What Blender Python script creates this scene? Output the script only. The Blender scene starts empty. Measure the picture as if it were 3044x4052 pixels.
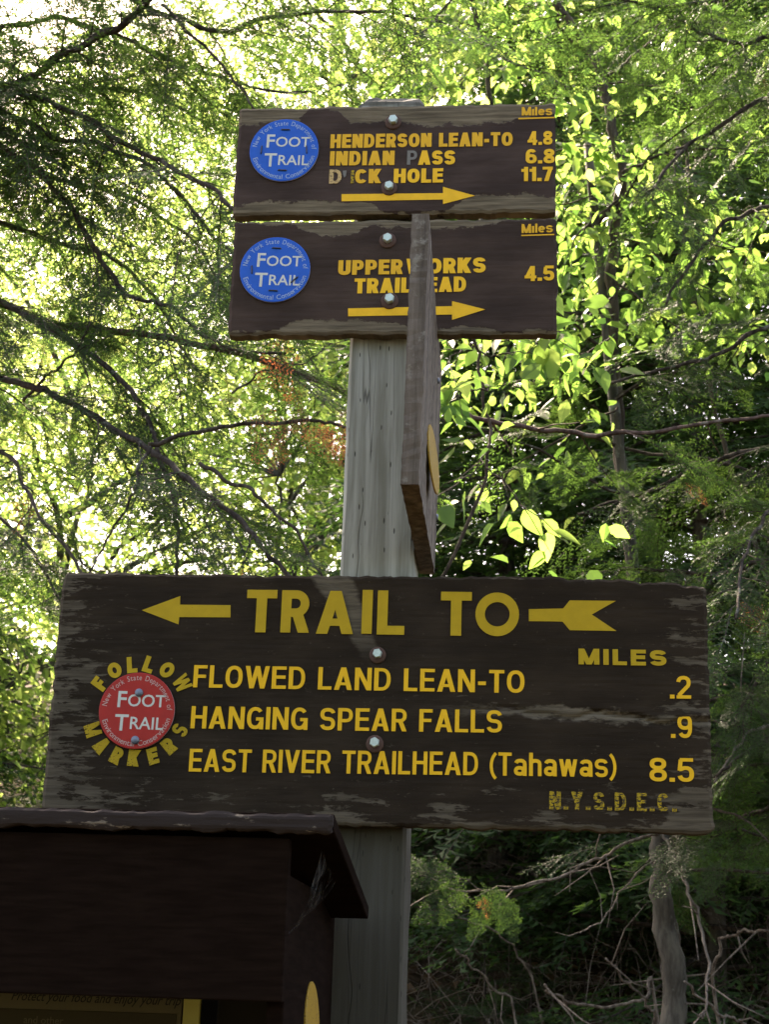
import bpy, math, random
import numpy as np
from mathutils import Matrix, Vector

# ------------------------------------------------------------------ camera, world, sun, exposure
SC = bpy.context.scene
COL = SC.collection
PITCH, ROLL, YAW, FPX = math.radians(17.0546), math.radians(1.84727), math.radians(-5.198), 6271.0
CAM = np.array([0.17553, -1.84819, 1.6])
PCX, PCY, S = 1522.0, 2026.0, 1.8315

def cam_rot():
    c, s = math.cos(YAW), math.sin(YAW); Rz = np.array([[c, -s, 0], [s, c, 0], [0, 0, 1]])
    B = np.array([[1, 0, 0], [0, 0, -1], [0, 1, 0]], float)
    c, s = math.cos(PITCH), math.sin(PITCH); Rx = np.array([[1, 0, 0], [0, c, s], [0, -s, c]])
    c, s = math.cos(ROLL), math.sin(ROLL); Rr = np.array([[c, -s, 0], [s, c, 0], [0, 0, 1]])
    return Rr @ Rx @ B @ Rz
RC = cam_rot()
cam = bpy.data.cameras.new('camera')
cam.sensor_fit = 'VERTICAL'; cam.sensor_height = 36.0; cam.lens = FPX / 4052 * 36
cam.clip_start = 0.05; cam.clip_end = 2000
cam.dof.use_dof = True; cam.dof.focus_distance = 1.9; cam.dof.aperture_fstop = 55.7 / 2.4
cam_o = bpy.data.objects.new('camera', cam); COL.objects.link(cam_o)
cam_o.matrix_world = Matrix(((RC[0][0], -RC[1][0], -RC[2][0], CAM[0]), (RC[0][1], -RC[1][1], -RC[2][1], CAM[1]),
                             (RC[0][2], -RC[1][2], -RC[2][2], CAM[2]), (0, 0, 0, 1)))
SC.camera = cam_o
SUN_ELEV, SUN_AZ = math.radians(47), math.radians(-24)       # azimuth from +Y (into the picture) towards +X
wd = bpy.data.worlds.new('World'); SC.world = wd; wd.use_nodes = True
nt = wd.node_tree; sky = nt.nodes.new('ShaderNodeTexSky'); sky.sky_type = 'NISHITA'; sky.sun_disc = False
sky.sun_elevation = SUN_ELEV; sky.sun_rotation = SUN_AZ; sky.air_density = 1.0; sky.dust_density = 3.0
nt.links.new(sky.outputs[0], nt.nodes['Background'].inputs[0]); nt.nodes['Background'].inputs[1].default_value = 0.15
sun = bpy.data.lights.new('sun', 'SUN'); sun.energy = 5.0; sun.angle = math.radians(0.53); sun.color = (1.0, 0.95, 0.86)
sun_o = bpy.data.objects.new('sun', sun); COL.objects.link(sun_o)
sd = Vector((math.sin(SUN_AZ) * math.cos(SUN_ELEV), math.cos(SUN_AZ) * math.cos(SUN_ELEV), math.sin(SUN_ELEV)))
sun_o.rotation_euler = sd.to_track_quat('Z', 'Y').to_euler(); sun_o.location = sd * 30
SC.view_settings.view_transform = 'Standard'; SC.view_settings.look = 'None'
SC.view_settings.exposure = 2.8; SC.view_settings.gamma = 1.0
SC.view_settings.use_white_balance = True; SC.view_settings.white_balance_temperature = 8100; SC.view_settings.white_balance_tint = 18
SC.cycles.use_denoising = True
SC.cycles.max_bounces = 8; SC.cycles.diffuse_bounces = 4; SC.cycles.transmission_bounces = 4; SC.cycles.transparent_max_bounces = 8
SC.cycles.sample_clamp_indirect = 8.0

def ray(px, py):
    return RC.T @ np.array([(px - PCX) / FPX, (py - PCY) / FPX, 1.0])
def on_y(px, py, y=0.0):            # photo pixel -> point on the vertical plane at depth y
    r = ray(px, py); return CAM + (y - CAM[1]) / r[1] * r
def on_x(px, py, x):
    r = ray(px, py); return CAM + (x - CAM[0]) / r[0] * r
def at(dx, dy, y):                  # the same with half-size view pixels
    return on_y(dx * S, dy * S, y)

# ------------------------------------------------------------------ mesh helpers
def mesh_np(name, V, F, mats, midx=None, tint=None, smooth=False):
    V = np.asarray(V, np.float32)
    F = [np.asarray(f, np.int32) for f in F if len(f)]
    me = bpy.data.meshes.new(name)
    me.vertices.add(len(V)); me.vertices.foreach_set('co', V.ravel())
    loops = np.concatenate([f.ravel() for f in F]); sizes = np.concatenate([np.full(len(f), f.shape[1], np.int32) for f in F])
    me.loops.add(len(loops)); me.loops.foreach_set('vertex_index', loops)
    me.polygons.add(len(sizes)); me.polygons.foreach_set('loop_start', np.concatenate([[0], np.cumsum(sizes)[:-1]]).astype(np.int32))
    for m in mats: me.materials.append(m)
    if midx is not None: me.polygons.foreach_set('material_index', np.asarray(midx, np.int32))
    me.polygons.foreach_set('use_smooth', np.full(len(sizes), bool(smooth)))
    if tint is not None:
        a = me.attributes.new('tint', 'FLOAT', 'POINT'); a.data.foreach_set('value', np.asarray(tint, np.float32))
    me.update(calc_edges=True)
    return me

def link(name, me, parent=None, loc=None, kind=None):
    o = bpy.data.objects.new(name, me); COL.objects.link(o)
    if parent is not None: o.parent = parent
    if loc is not None: o.location = loc
    if kind: o['kind'] = kind
    return o
def empty(name, loc=(0, 0, 0)):
    o = bpy.data.objects.new(name, None); COL.objects.link(o); o.location = loc; o.empty_display_size = 0.05
    return o
def tag(o, label, cat, group=None):
    o['label'] = label; o['category'] = cat
    if group: o['group'] = group
    return o

class MB:
    """collects vertices, triangles and quads"""
    def __init__(s): s.V = []; s.T = []; s.Q = []; s.mt = []; s.mq = []; s.t = []; s.n = 0
    def add(s, V, tris=None, quads=None, m=0, tint=0.5, mt=None):
        V = np.asarray(V, float).reshape(-1, 3)
        if tris is not None and len(tris):
            tris = np.asarray(tris); s.T.append(tris + s.n); s.mt.append(np.full(len(tris), m) if mt is None else mt)
        if quads is not None and len(quads):
            quads = np.asarray(quads); s.Q.append(quads + s.n); s.mq.append(np.full(len(quads), m))
        s.V.append(V); s.t.append(np.broadcast_to(np.asarray(tint, float), (len(V),))); s.n += len(V)
    def mesh(s, name, mats, smooth=False):
        F = []; mi = []
        if s.T: F.append(np.concatenate(s.T)); mi.append(np.concatenate(s.mt))
        if s.Q: F.append(np.concatenate(s.Q)); mi.append(np.concatenate(s.mq))
        return mesh_np(name, np.concatenate(s.V), F, mats, np.concatenate(mi), np.concatenate(s.t), smooth)
    def box(s, c, d, m=0, R=None):
        x, y, z = np.array(d) / 2
        P = np.array([[-x, -y, -z], [x, -y, -z], [x, y, -z], [-x, y, -z], [-x, -y, z], [x, -y, z], [x, y, z], [-x, y, z]])
        if R is not None: P = P @ np.asarray(R).T
        s.add(P + np.array(c), quads=[[0, 3, 2, 1], [4, 5, 6, 7], [0, 1, 5, 4], [1, 2, 6, 5], [2, 3, 7, 6], [3, 0, 4, 7]], m=m)
    def tube(s, P, r, sides=6, m=0, tint=0.5, wob=0.0, rng=None):
        P = np.asarray(P, float); n = len(P); r = np.broadcast_to(np.asarray(r, float), (n,))
        T = np.gradient(P, axis=0); T /= np.linalg.norm(T, axis=1)[:, None] + 1e-9
        u = np.cross(T[0], [0.31, 0.17, 0.93]); u /= np.linalg.norm(u)
        rings = []; a = np.arange(sides) / sides * 2 * np.pi
        for i in range(n):
            u = u - T[i] * (u @ T[i]); u /= np.linalg.norm(u) + 1e-9; v = np.cross(T[i], u)
            rr = r[i] * (1 + (wob * rng.standard_normal(sides) if wob else 0))
            rings.append(P[i] + (np.cos(a) * rr)[:, None] * u + (np.sin(a) * rr)[:, None] * v)
        i = np.arange(n - 1)[:, None] * sides; j = np.arange(sides)[None]; k = (j + 1) % sides
        q = np.stack([i + j, i + k, i + sides + k, i + sides + j], -1).reshape(-1, 4)
        V = np.concatenate(rings + [P[:1], P[-1:]]); c0 = n * sides
        cap = [[c0, (x + 1) % sides, x] for x in range(sides)] + [[c0 + 1, (n - 1) * sides + x, (n - 1) * sides + (x + 1) % sides] for x in range(sides)]
        s.add(V, tris=cap, quads=q, m=m, tint=tint)
    def sticks(s, A, B, r0, r1, m=0, tint=0.5):          # many thin three-sided sticks at once
        A = np.asarray(A, float); B = np.asarray(B, float); n = len(A)
        if n == 0: return
        d = B - A; d /= np.linalg.norm(d, axis=1)[:, None] + 1e-9
        u = np.cross(d, [0.3, 0.2, 0.93]); u /= np.linalg.norm(u, axis=1)[:, None] + 1e-9; v = np.cross(d, u)
        r0 = np.broadcast_to(r0, (n,)); r1 = np.broadcast_to(r1, (n,)); V = np.zeros((n, 6, 3))
        for k in range(3):
            w = math.cos(k * 2.0944) * u + math.sin(k * 2.0944) * v
            V[:, k] = A + w * r0[:, None]; V[:, k + 3] = B + w * r1[:, None]
        b = np.arange(n)[:, None] * 6
        q = np.concatenate([b + np.array([k, (k + 1) % 3, 3 + (k + 1) % 3, 3 + k]) for k in range(3)])
        s.add(V.reshape(-1, 3), quads=q, m=m, tint=tint)

def smooth_path(P, n=8, rng=None, wob=0.0):
    P = np.asarray(P, float)
    if len(P) == 2: Q = np.stack([P[0] + (P[1] - P[0]) * t for t in np.linspace(0, 1, n)])
    else:
        E = np.concatenate([[2 * P[0] - P[1]], P, [2 * P[-1] - P[-2]]]); out = []
        for i in range(1, len(E) - 2):
            for t in np.linspace(0, 1, n, endpoint=False):
                a, b, c, d = E[i - 1:i + 3]
                out.append(.5 * (2 * b + (c - a) * t + (2 * a - 5 * b + 4 * c - d) * t * t + (3 * b - a - 3 * c + d) * t ** 3))
        Q = np.array(out + [P[-1]])
    if wob and rng is not None:
        w = rng.standard_normal(Q.shape) * wob; w = (w + np.roll(w, 1, 0) + np.roll(w, -1, 0)) / 2; w[0] = 0; Q = Q + w
    return Q
def frame_from(d, up):
    d = d / (np.linalg.norm(d) + 1e-9); y = np.cross(up, d); y /= np.linalg.norm(y) + 1e-9; z = np.cross(d, y)
    return np.stack([d, y, z], 1)

# ------------------------------------------------------------------ materials
class NM:
    def __init__(s, name):
        s.m = bpy.data.materials.new(name); s.m.use_nodes = True; s.t = s.m.node_tree; s.N = s.t.nodes
        s.b = s.N['Principled BSDF']; s.out = s.N['Material Output']
    def n(s, typ, **kw):
        x = s.N.new('ShaderNode' + typ)
        for k, v in kw.items(): setattr(x, k, v)
        return x
    def set(s, sock, v):
        if isinstance(v, bpy.types.NodeSocket): s.t.links.new(v, sock)
        elif isinstance(v, (tuple, list)) and sock.type == 'RGBA' and len(v) == 3: sock.default_value = (*v, 1)
        else: sock.default_value = v
    def math(s, op, a, b=0.0, c=None, clamp=False):
        x = s.n('Math', operation=op, use_clamp=clamp); s.set(x.inputs[0], a); s.set(x.inputs[1], b)
        if c is not None: s.set(x.inputs[2], c)
        return x.outputs[0]
    def obj(s, scale=(1, 1, 1)):
        tc = s.n('TexCoord'); mp = s.n('Mapping'); s.t.links.new(tc.outputs['Object'], mp.inputs[0]); mp.inputs['Scale'].default_value = scale
        return mp.outputs[0]
    def xyz(s):
        tc = s.n('TexCoord'); sp = s.n('SeparateXYZ'); s.t.links.new(tc.outputs['Object'], sp.inputs[0]); return sp.outputs
    def noise(s, vec, scale, detail=4, rough=0.55, dist=0.0):
        x = s.n('TexNoise'); s.set(x.inputs['Vector'], vec); x.inputs['Scale'].default_value = scale
        x.inputs['Detail'].default_value = detail; x.inputs['Roughness'].default_value = rough; x.inputs['Distortion'].default_value = dist
        return x.outputs['Fac']
    def vor(s, vec, scale, feature='F1'):
        x = s.n('TexVoronoi', feature=feature); s.set(x.inputs['Vector'], vec); x.inputs['Scale'].default_value = scale
        return x.outputs['Distance']
    def step(s, v, lo, hi):
        x = s.n('MapRange', interpolation_type='SMOOTHSTEP'); s.set(x.inputs[0], v); s.set(x.inputs[1], lo); s.set(x.inputs[2], hi)
        return x.outputs[0]
    def ramp(s, v, stops):
        x = s.n('ValToRGB'); s.set(x.inputs[0], v); e = x.color_ramp.elements
        while len(e) < len(stops): e.new(0.5)
        for i, (p, c) in enumerate(stops): e[i].position = p; e[i].color = (*c, 1)
        return x.outputs[0]
    def mix(s, f, a, b):
        x = s.n('Mix', data_type='RGBA'); s.set(x.inputs[0], f); s.set(x.inputs[6], a); s.set(x.inputs[7], b)
        return x.outputs[2]
    def bump(s, h, strength=0.4, dist=0.002):
        x = s.n('Bump'); s.set(x.inputs['Height'], h); x.inputs['Strength'].default_value = strength; x.inputs['Distance'].default_value = dist
        s.t.links.new(x.outputs[0], s.b.inputs['Normal']); return x
    def fin(s, col, rough=0.7, spec=0.3, metal=0.0):
        s.set(s.b.inputs['Base Color'], col); s.set(s.b.inputs['Roughness'], rough)
        s.b.inputs['Specular IOR Level'].default_value = spec; s.b.inputs['Metallic'].default_value = metal
        return s.m
    def tint(s):
        a = s.n('Attribute'); a.attribute_name = 'tint'; oi = s.n('ObjectInfo')
        return s.math('ADD', s.math('MULTIPLY', a.outputs['Fac'], 0.7), s.math('MULTIPLY', oi.outputs['Random'], 0.3))

def leaf_mat(name, stops, tstops, trans=0.5, gloss=0.35, rough=0.42):
    m = NM(name); t = m.tint(); col = m.ramp(t, stops); tcol = m.ramp(t, tstops)
    m.fin(col, rough, gloss)
    tr = m.n('BsdfTranslucent'); m.t.links.new(tcol, tr.inputs[0]); mx = m.n('MixShader'); mx.inputs[0].default_value = trans
    m.t.links.new(m.b.outputs[0], mx.inputs[1]); m.t.links.new(tr.outputs[0], mx.inputs[2]); m.t.links.new(mx.outputs[0], m.out.inputs[0])
    return m.m

M = {}
M['leaf'] = leaf_mat('broad_leaf', [(0, (.030, .075, .012)), (.6, (.055, .115, .018)), (1, (.10, .14, .022))],
                     [(0, (.11, .25, .040)), (.6, (.24, .40, .075)), (1, (.42, .50, .13))], .66)
M['leaf_far'] = leaf_mat('maple_leaf', [(0, (.035, .08, .015)), (.6, (.06, .115, .02)), (1, (.11, .13, .03))],
                         [(0, (.20, .35, .07)), (.55, (.42, .56, .14)), (.95, (.60, .64, .22)), (1, (.62, .34, .14))], .74)
M['needle'] = leaf_mat('hemlock_needle', [(0, (.016, .034, .014)), (.7, (.028, .058, .020)), (1, (.055, .085, .028))],
                       [(0, (.045, .11, .02)), (.7, (.10, .20, .035)), (1, (.22, .32, .065))], .42, .12, .55)
M['needle_dead'] = leaf_mat('dead_needle', [(0, (.12, .040, .018)), (1, (.22, .09, .04))], [(0, (.42, .10, .04)), (1, (.60, .22, .08))], .5)
M['moss'] = leaf_mat('moss_tuft', [(0, (.03, .05, .015)), (1, (.07, .09, .03))], [(0, (.08, .14, .03)), (1, (.14, .2, .05))], .3)
M['litter'] = leaf_mat('dry_leaf', [(0, (.06, .035, .018)), (.6, (.12, .07, .035)), (1, (.2, .13, .07))], [(0, (.1, .05, .02)), (1, (.25, .14, .06))], .25)

def bark(name, a, b, sc=40, lich=0.0):
    m = NM(name); v = m.obj((1, 1, .22)); n = m.noise(v, sc, 6, .65); f = m.noise(m.obj(), sc * 4, 3)
    col = m.mix(m.step(n, .32, .68), a, b)
    if lich: col = m.mix(m.math('MULTIPLY', m.step(m.noise(m.obj(), sc * .35, 5, .7), .56, .66), lich), col, (.22, .24, .19))
    m.bump(m.math('ADD', n, m.math('MULTIPLY', f, .4)), .9, .004)
    return m.fin(col, .9, .15)
M['bark_hem'] = bark('hemlock_bark', (.018, .013, .010), (.066, .051, .040), 60, .35)
M['bark_red'] = bark('reddish_bark', (.032, .019, .014), (.11, .07, .055), 60, .3)
M['bark_grey'] = bark('grey_bark', (.028, .024, .019), (.095, .084, .066), 30, .6)
M['bark_sap'] = bark('sapling_bark', (.028, .021, .015), (.08, .06, .043), 70, .3)
M['dead_wood'] = bark('dead_twig_wood', (.06, .046, .036), (.20, .165, .135), 80, .0)

def paint_sign(name, w, h, mask_fn, paint=(.030, .021, .016), bare=(.125, .098, .064)):
    """brown paint over weathered board; mask_fn gives where the paint has peeled"""
    m = NM(name); X = m.xyz(); u = m.math('DIVIDE', X[0], w); v = m.math('DIVIDE', X[2], h)   # -0.5 .. 0.5
    gr = m.noise(m.obj((1, 1, 16)), 14, 6, .62, .3); fine = m.noise(m.obj((1, 1, 9)), 90, 3, .6)
    edge = m.noise(m.obj((1, 1, 2.2)), 26, 6, .68)
    mask = mask_fn(m, u, v, edge, gr)
    barec = m.mix(m.step(gr, .3, .72), tuple(x * .55 for x in bare), tuple(x * 1.35 for x in bare))
    barec = m.mix(m.math('MULTIPLY', m.step(fine, .55, .8), .35), barec, (.05, .05, .035))
    pc = m.mix(m.step(m.noise(m.obj((1, 1, 3)), 9, 5, .6), .35, .7), tuple(x * .8 for x in paint), tuple(x * 1.35 for x in paint))
    col = m.mix(mask, pc, barec)
    hgt = m.math('ADD', m.math('MULTIPLY', m.math('SUBTRACT', 1.0, mask), .8), m.math('ADD', m.math('MULTIPLY', gr, .5), m.math('MULTIPLY', fine, .22)))
    m.bump(hgt, .55, .0018)
    return m.fin(col, m.math('ADD', .75, m.math('MULTIPLY', mask, .2)), .06)

def peel(top, bot):
    """where paint is gone: depth from the top / bottom edge (share of board height) along the board"""
    def fn(m, u, v, edge, gr):
        x = m.math('ADD', u, .5); x = m.math('ADD', x, m.math('MULTIPLY', m.math('SUBTRACT', m.noise(m.obj((1, 1, 3)), 30, 3), .5), .05))
        pt = m.ramp(x, [(p, (d, d, d)) for p, d in top]); pb = m.ramp(x, [(p, (d, d, d)) for p, d in bot])
        j = m.math('ADD', m.math('MULTIPLY', m.math('SUBTRACT', edge, .5), .16), m.math('MULTIPLY', m.math('SUBTRACT', m.noise(m.obj((1, 1, 1.5)), 110, 4, .7), .5), .09))
        a = m.step(m.math('SUBTRACT', m.math('ADD', m.math('ADD', v, -.5), j), m.math('MULTIPLY', pt, -1.0)), -.004, .010)
        b = m.step(m.math('SUBTRACT', m.math('MULTIPLY', m.math('ADD', m.math('ADD', v, .5), j), -1.0), m.math('MULTIPLY', pb, -1.0)), -.004, .010)
        spots = m.step(m.noise(m.obj((1, 1, 5)), 30, 5, .7), .70, .73)
        return m.math('MAXIMUM', m.math('MAXIMUM', a, b), m.math('MULTIPLY', spots, .5))
    return fn
mask_top = peel([(0, .17), (.18, .165), (.23, .04), (.32, .05), (.36, .17), (.5, .15), (.6, .20), (.75, .185), (.86, .17), (1, .09)],
                [(0, .07), (.1, .13), (.3, .13), (.42, .12), (.47, .02), (.66, .02), (.72, .16), (.85, .17), (1, .15)])
mask_mid = peel([(0, .02), (.1, .035), (.2, .05), (.28, .15), (.36, .14), (.42, .06), (.55, .08), (.68, .09), (.8, .05), (.9, .015), (1, .01)],
                [(0, .03), (.15, .03), (.2, .12), (.38, .14), (.5, .10), (.6, .05), (.75, .07), (.85, .03), (1, .03)])
def mask_big(m, u, v, edge, gr):
    # thin flaking: left edge, bottom edge, crack on the right, wedge under the top edge
    au = m.math('ABSOLUTE', u); av = m.math('ABSOLUTE', v)
    e1 = m.math('ADD', m.math('MULTIPLY', m.step(au, .38, .5), .16), m.math('MULTIPLY', m.step(v, -.22, -.5), .15))
    e1 = m.math('ADD', e1, m.math('MULTIPLY', m.step(u, -.25, -.47), .05))
    e1 = m.math('ADD', e1, m.math('MULTIPLY', m.step(av, .47, .5), .14))
    str_ = m.noise(m.obj((1, 1, 4.5)), 16, 7, .7)
    fl = m.step(m.math('ADD', str_, e1), .655, .70)
    spk = m.step(m.noise(m.obj((1, 1, 1.6)), 150, 3, .6), .66, .70); scr = m.step(m.noise(m.obj((1, 1, 2.5)), 34, 6, .72), .64, .68)
    fl = m.math('MAXIMUM', fl, m.math('MULTIPLY', m.math('MAXIMUM', spk, scr), .6))
    # crack band: from (0.12,-0.02) sloping down to the right end
    cl = m.math('SUBTRACT', m.math('ADD', v, m.math('MULTIPLY', m.math('SUBTRACT', u, .3), .10)), m.math('ADD', -.055, m.math('MULTIPLY', m.math('SUBTRACT', edge, .5), .14)))
    band = m.math('MULTIPLY', m.step(m.math('ABSOLUTE', cl), .026, .006), m.step(u, .05, .26))
    # knot wedge: x from -0.085 at the top running to 0 lower down
    cx = m.math('ADD', -.075, m.math('MULTIPLY', m.math('SUBTRACT', .5, v), .20))
    wd_ = m.math('ADD', .030, m.math('MULTIPLY', m.math('SUBTRACT', v, .5), .055))
    wdg = m.math('SUBTRACT', m.math('ABSOLUTE', m.math('SUBTRACT', u, m.math('ADD', cx, m.math('MULTIPLY', m.math('SUBTRACT', edge, .5), .03)))), wd_)
    wedge = m.math('MULTIPLY', m.step(wdg, .006, -.004), m.math('MULTIPLY', m.step(v, .1, .34), .75))
    return m.math('MULTIPLY', m.math('MAXIMUM', m.math('MAXIMUM', m.math('MULTIPLY', fl, .55), m.math('MULTIPLY', band, .85)), wedge), 1.0)
M['sign_top'] = paint_sign('peeling_brown_paint', .42, .16, mask_top, (.044, .029, .023))
M['sign_mid'] = paint_sign('brown_paint', .42, .16, mask_mid, (.043, .028, .021))
M['sign_big'] = paint_sign('faded_brown_paint', .78, .297, mask_big, (.0225, .0155, .0095), (.12, .098, .068))

def wood_grey():
    m = NM('weathered_post_wood'); v = m.obj((1, 1, .045)); gr = m.noise(v, 95, 6, .62, .25); big = m.noise(m.obj((1, 1, .5)), 9, 4)
    col = m.mix(m.step(gr, .3, .7), (.165, .16, .122), (.32, .315, .262))
    col = m.mix(m.math('MULTIPLY', m.step(big, .52, .72), .45), col, (.20, .22, .13))
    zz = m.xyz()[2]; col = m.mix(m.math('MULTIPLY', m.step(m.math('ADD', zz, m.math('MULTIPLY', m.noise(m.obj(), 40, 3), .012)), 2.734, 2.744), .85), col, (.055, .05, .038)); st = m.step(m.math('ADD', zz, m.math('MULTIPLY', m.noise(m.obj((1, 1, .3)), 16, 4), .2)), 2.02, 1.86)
    col = m.mix(m.math('MULTIPLY', st, .92), col, (.031, .027, .018))  # shade on the post below the large sign, painted into the wood colour
    d = m.vor(m.obj((115, 115, 26)), 1.0); dash = m.step(d, .115, .07)           # incising slits of treated timber
    chk = m.step(m.math('ABSOLUTE', m.math('SUBTRACT', m.noise(m.obj((1, 1, .02)), 38, 2), .5)), .006, .001)
    X = m.xyz(); wv = m.math('MULTIPLY', m.math('SUBTRACT', m.noise(m.obj((.2, .2, 1)), 4, 3), .5), .05)
    ck = m.math('MULTIPLY', m.step(m.math('ABSOLUTE', m.math('SUBTRACT', m.math('ADD', X[0], wv), -.018)), .0011, .0003), m.step(m.noise(m.obj((.1, .1, 1)), 2.3, 2), .44, .52))
    ck2 = m.math('MULTIPLY', m.step(m.math('ABSOLUTE', m.math('SUBTRACT', m.math('ADD', X[0], m.math('MULTIPLY', wv, -.7)), .021)), .0008, .0002), m.step(m.noise(m.obj((.1, .1, 1)), 3.1, 2), .55, .47))
    kn = m.step(m.vor(m.obj((13, 13, 6)), 1.0), .10, .05)
    dk = m.math('MAXIMUM', m.math('MAXIMUM', dash, m.math('MULTIPLY', kn, .3)), m.math('MAXIMUM', m.math('MULTIPLY', chk, .7), m.math('MULTIPLY', ck, .55)))
    col = m.mix(m.math('MULTIPLY', dk, .85), col, (.02, .018, .013))
    m.bump(m.math('SUBTRACT', m.math('MULTIPLY', gr, .6), dk), .6, .002)
    return m.fin(col, .88, .2)
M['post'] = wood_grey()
def wood_board():
    m = NM('weathered_dark_board'); v = m.obj((1, 1, .06)); gr = m.noise(v, 70, 6, .65, .3); sp = m.noise(m.obj(), 45, 5, .7)
    col = m.mix(m.step(gr, .3, .72), (.060, .046, .034), (.17, .135, .105))
    col = m.mix(m.math('MULTIPLY', m.step(sp, .55, .68), .6), col, (.24, .22, .18))
    m.bump(m.math('ADD', gr, sp), .6, .0015); return m.fin(col, .85, .2)
M['board'] = wood_board()
def kiosk_paint():
    m = NM('dark_brown_kiosk_paint'); gr = m.noise(m.obj((1, 1, 8)), 20, 5, .6); sp = m.noise(m.obj((1, 1, 3)), 28, 6, .7)
    col = m.mix(m.step(gr, .3, .7), (.0066, .0037, .0025), (.0115, .0066, .0046))
    col = m.mix(m.math('MULTIPLY', m.step(sp, .76, .80), .4), col, (.08, .07, .06))
    m.bump(gr, .3, .001); return m.fin(col, .95, .02)
M['kiosk'] = kiosk_paint()
def kiosk_edge():
    m = NM('worn_roof_edge'); X = m.xyz(); sp = m.noise(m.obj((1, 1, 4)), 22, 6, .7)
    col = m.mix(m.step(sp, .60, .66), (.020, .013, .010), (.14, .11, .08)); m.bump(sp, .6, .002); return m.fin(col, .8, .2)
M['kiosk_edge'] = kiosk_edge()

def vinyl(name, c, wear=.0, rough=.45):
    m = NM(name); n = m.noise(m.obj(), 60, 5, .65); n2 = m.noise(m.obj((1, 1, 3)), 260, 4, .7)
    col = m.mix(m.step(n, .3, .75), tuple(x * .92 for x in c), tuple(min(1, x * 1.05) for x in c))
    if wear: col = m.mix(m.step(m.math('ADD', n2, m.math('MULTIPLY', n, .25)), .86 - wear, .92 - wear), col, (.03, .022, .015))
    m.bump(n2, .15, .0005); return m.fin(col, rough, .18)
M['yellow'] = vinyl('yellow_vinyl', (.74, .40, .014), .02)
M['yellow_top'] = vinyl('dull_yellow_vinyl', (.64, .335, .014), .03)
M['yellow_paint'] = vinyl('old_yellow_paint', (.41, .262, .010), .06, .6)
M['yellow_worn'] = vinyl('worn_yellow_paint', (.36, .235, .010), .25, .65)
M['yellow_half'] = vinyl('half_worn_yellow_paint', (.36, .235, .010), .16, .65)
M['ghost'] = vinyl('grey_letter_ghost', (.15, .14, .12), .1, .7)
M['white'] = vinyl('white_print', (.50, .50, .43), .0)
M['white_dim'] = vinyl('faded_white_print', (.26, .34, .46), .06)
M['white_dim_r'] = vinyl('faded_white_print_on_red', (.42, .30, .26), .06)
M['blue'] = vinyl('blue_plastic', (.002, .085, .40), .02, .5)
M['red'] = vinyl('red_plastic', (.36, .024, .017), .03, .5)
M['yellow_disc'] = vinyl('yellow_plastic', (.30, .175, .018), .15, .55)
M['disc_rim'] = vinyl('pale_disc_edge', (.45, .42, .42), .0)
def metal(name, c, rough=.35, metal=1.0):
    m = NM(name); n = m.noise(m.obj(), 220, 4); m.bump(n, .2, .0005); return m.fin(m.mix(n, tuple(x * .7 for x in c), c), rough, .5, metal)
M['zinc'] = metal('zinc_bolt', (.50, .60, .53), .4, .35)
M['nail'] = metal('galvanised_nail', (.17, .19, .23), .5, .7)
M['rust'] = metal('rusty_washer', (.085, .040, .024), .8, .2)
M['staple'] = metal('dark_staple', (.05, .05, .055), .5, .6)
def plain(name, c, rough=.7):
    m = NM(name); n = m.noise(m.obj(), 30, 4); return m.fin(m.mix(n, tuple(x * .8 for x in c), tuple(min(1, x * 1.1) for x in c)), rough, .3)
M['paper'] = plain('notice_paper', (.13, .12, .075)); M['band'] = plain('dark_notice_band', (.05, .045, .025)); M['ink'] = plain('notice_ink', (.02, .02, .02))
M['trim'] = plain('backlit_plastic_edge', (.55, .55, .16), .3); M['inside'] = plain('cabinet_inside', (.012, .010, .009))  # trim: light passing through the window edge is put into its colour
def ground_mat():
    m = NM('forest_floor'); n = m.noise(m.obj(), 1.2, 8, .65); n2 = m.noise(m.obj(), 14, 6, .7)
    col = m.mix(m.step(n2, .35, .65), (.028, .019, .011), (.085, .056, .033)); col = m.mix(m.math('MULTIPLY', m.step(n, .5, .62), .7), col, (.035, .05, .017))
    m.bump(n2, .9, .05); return m.fin(col, .95, .1)
M['ground'] = ground_mat()

# ------------------------------------------------------------------ ground
def hgt(x, y):
    x = np.asarray(x, float); y = np.asarray(y, float)
    bank = np.where(y < 0.6, 0.0, 0.0)
    t = np.clip((y - 0.7) / 5.0, 0, 1); bank = 1.75 * t * t * (3 - 2 * t)
    far = np.clip(y - 4.0, 0, 16) * 0.27
    f2 = np.clip(y - 20, 0, 500) * 0.02
    n = .10 * np.sin(x * 1.7 + y * .6) * np.sin(y * 1.3 - x * .4) + .04 * np.sin(x * 5.1) * np.sin(y * 4.3)
    n = n * np.clip((y - .3) / 2, 0, 1)
    return bank + far + f2 + n
def build_ground():
    a = np.linspace(-1, 1, 121); xs = np.sign(a) * (np.abs(a) * 9 + np.abs(a) ** 5 * 390); ys = np.concatenate([np.linspace(-400, -12, 12), np.linspace(-10, 22, 110), np.linspace(24, 500, 30)])
    X, Y = np.meshgrid(xs, ys); Z = hgt(X, Y); V = np.stack([X, Y, Z], -1).reshape(-1, 3); n, k = len(ys), len(xs)
    i = np.arange(n - 1)[:, None] * k; j = np.arange(k - 1)[None]
    q = np.stack([i + j, i + j + 1, i + k + j + 1, i + k + j], -1).reshape(-1, 4)
    o = link('ground', mesh_np('ground', V, [q], [M['ground']], smooth=True)); o['kind'] = 'structure'
build_ground()

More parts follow.
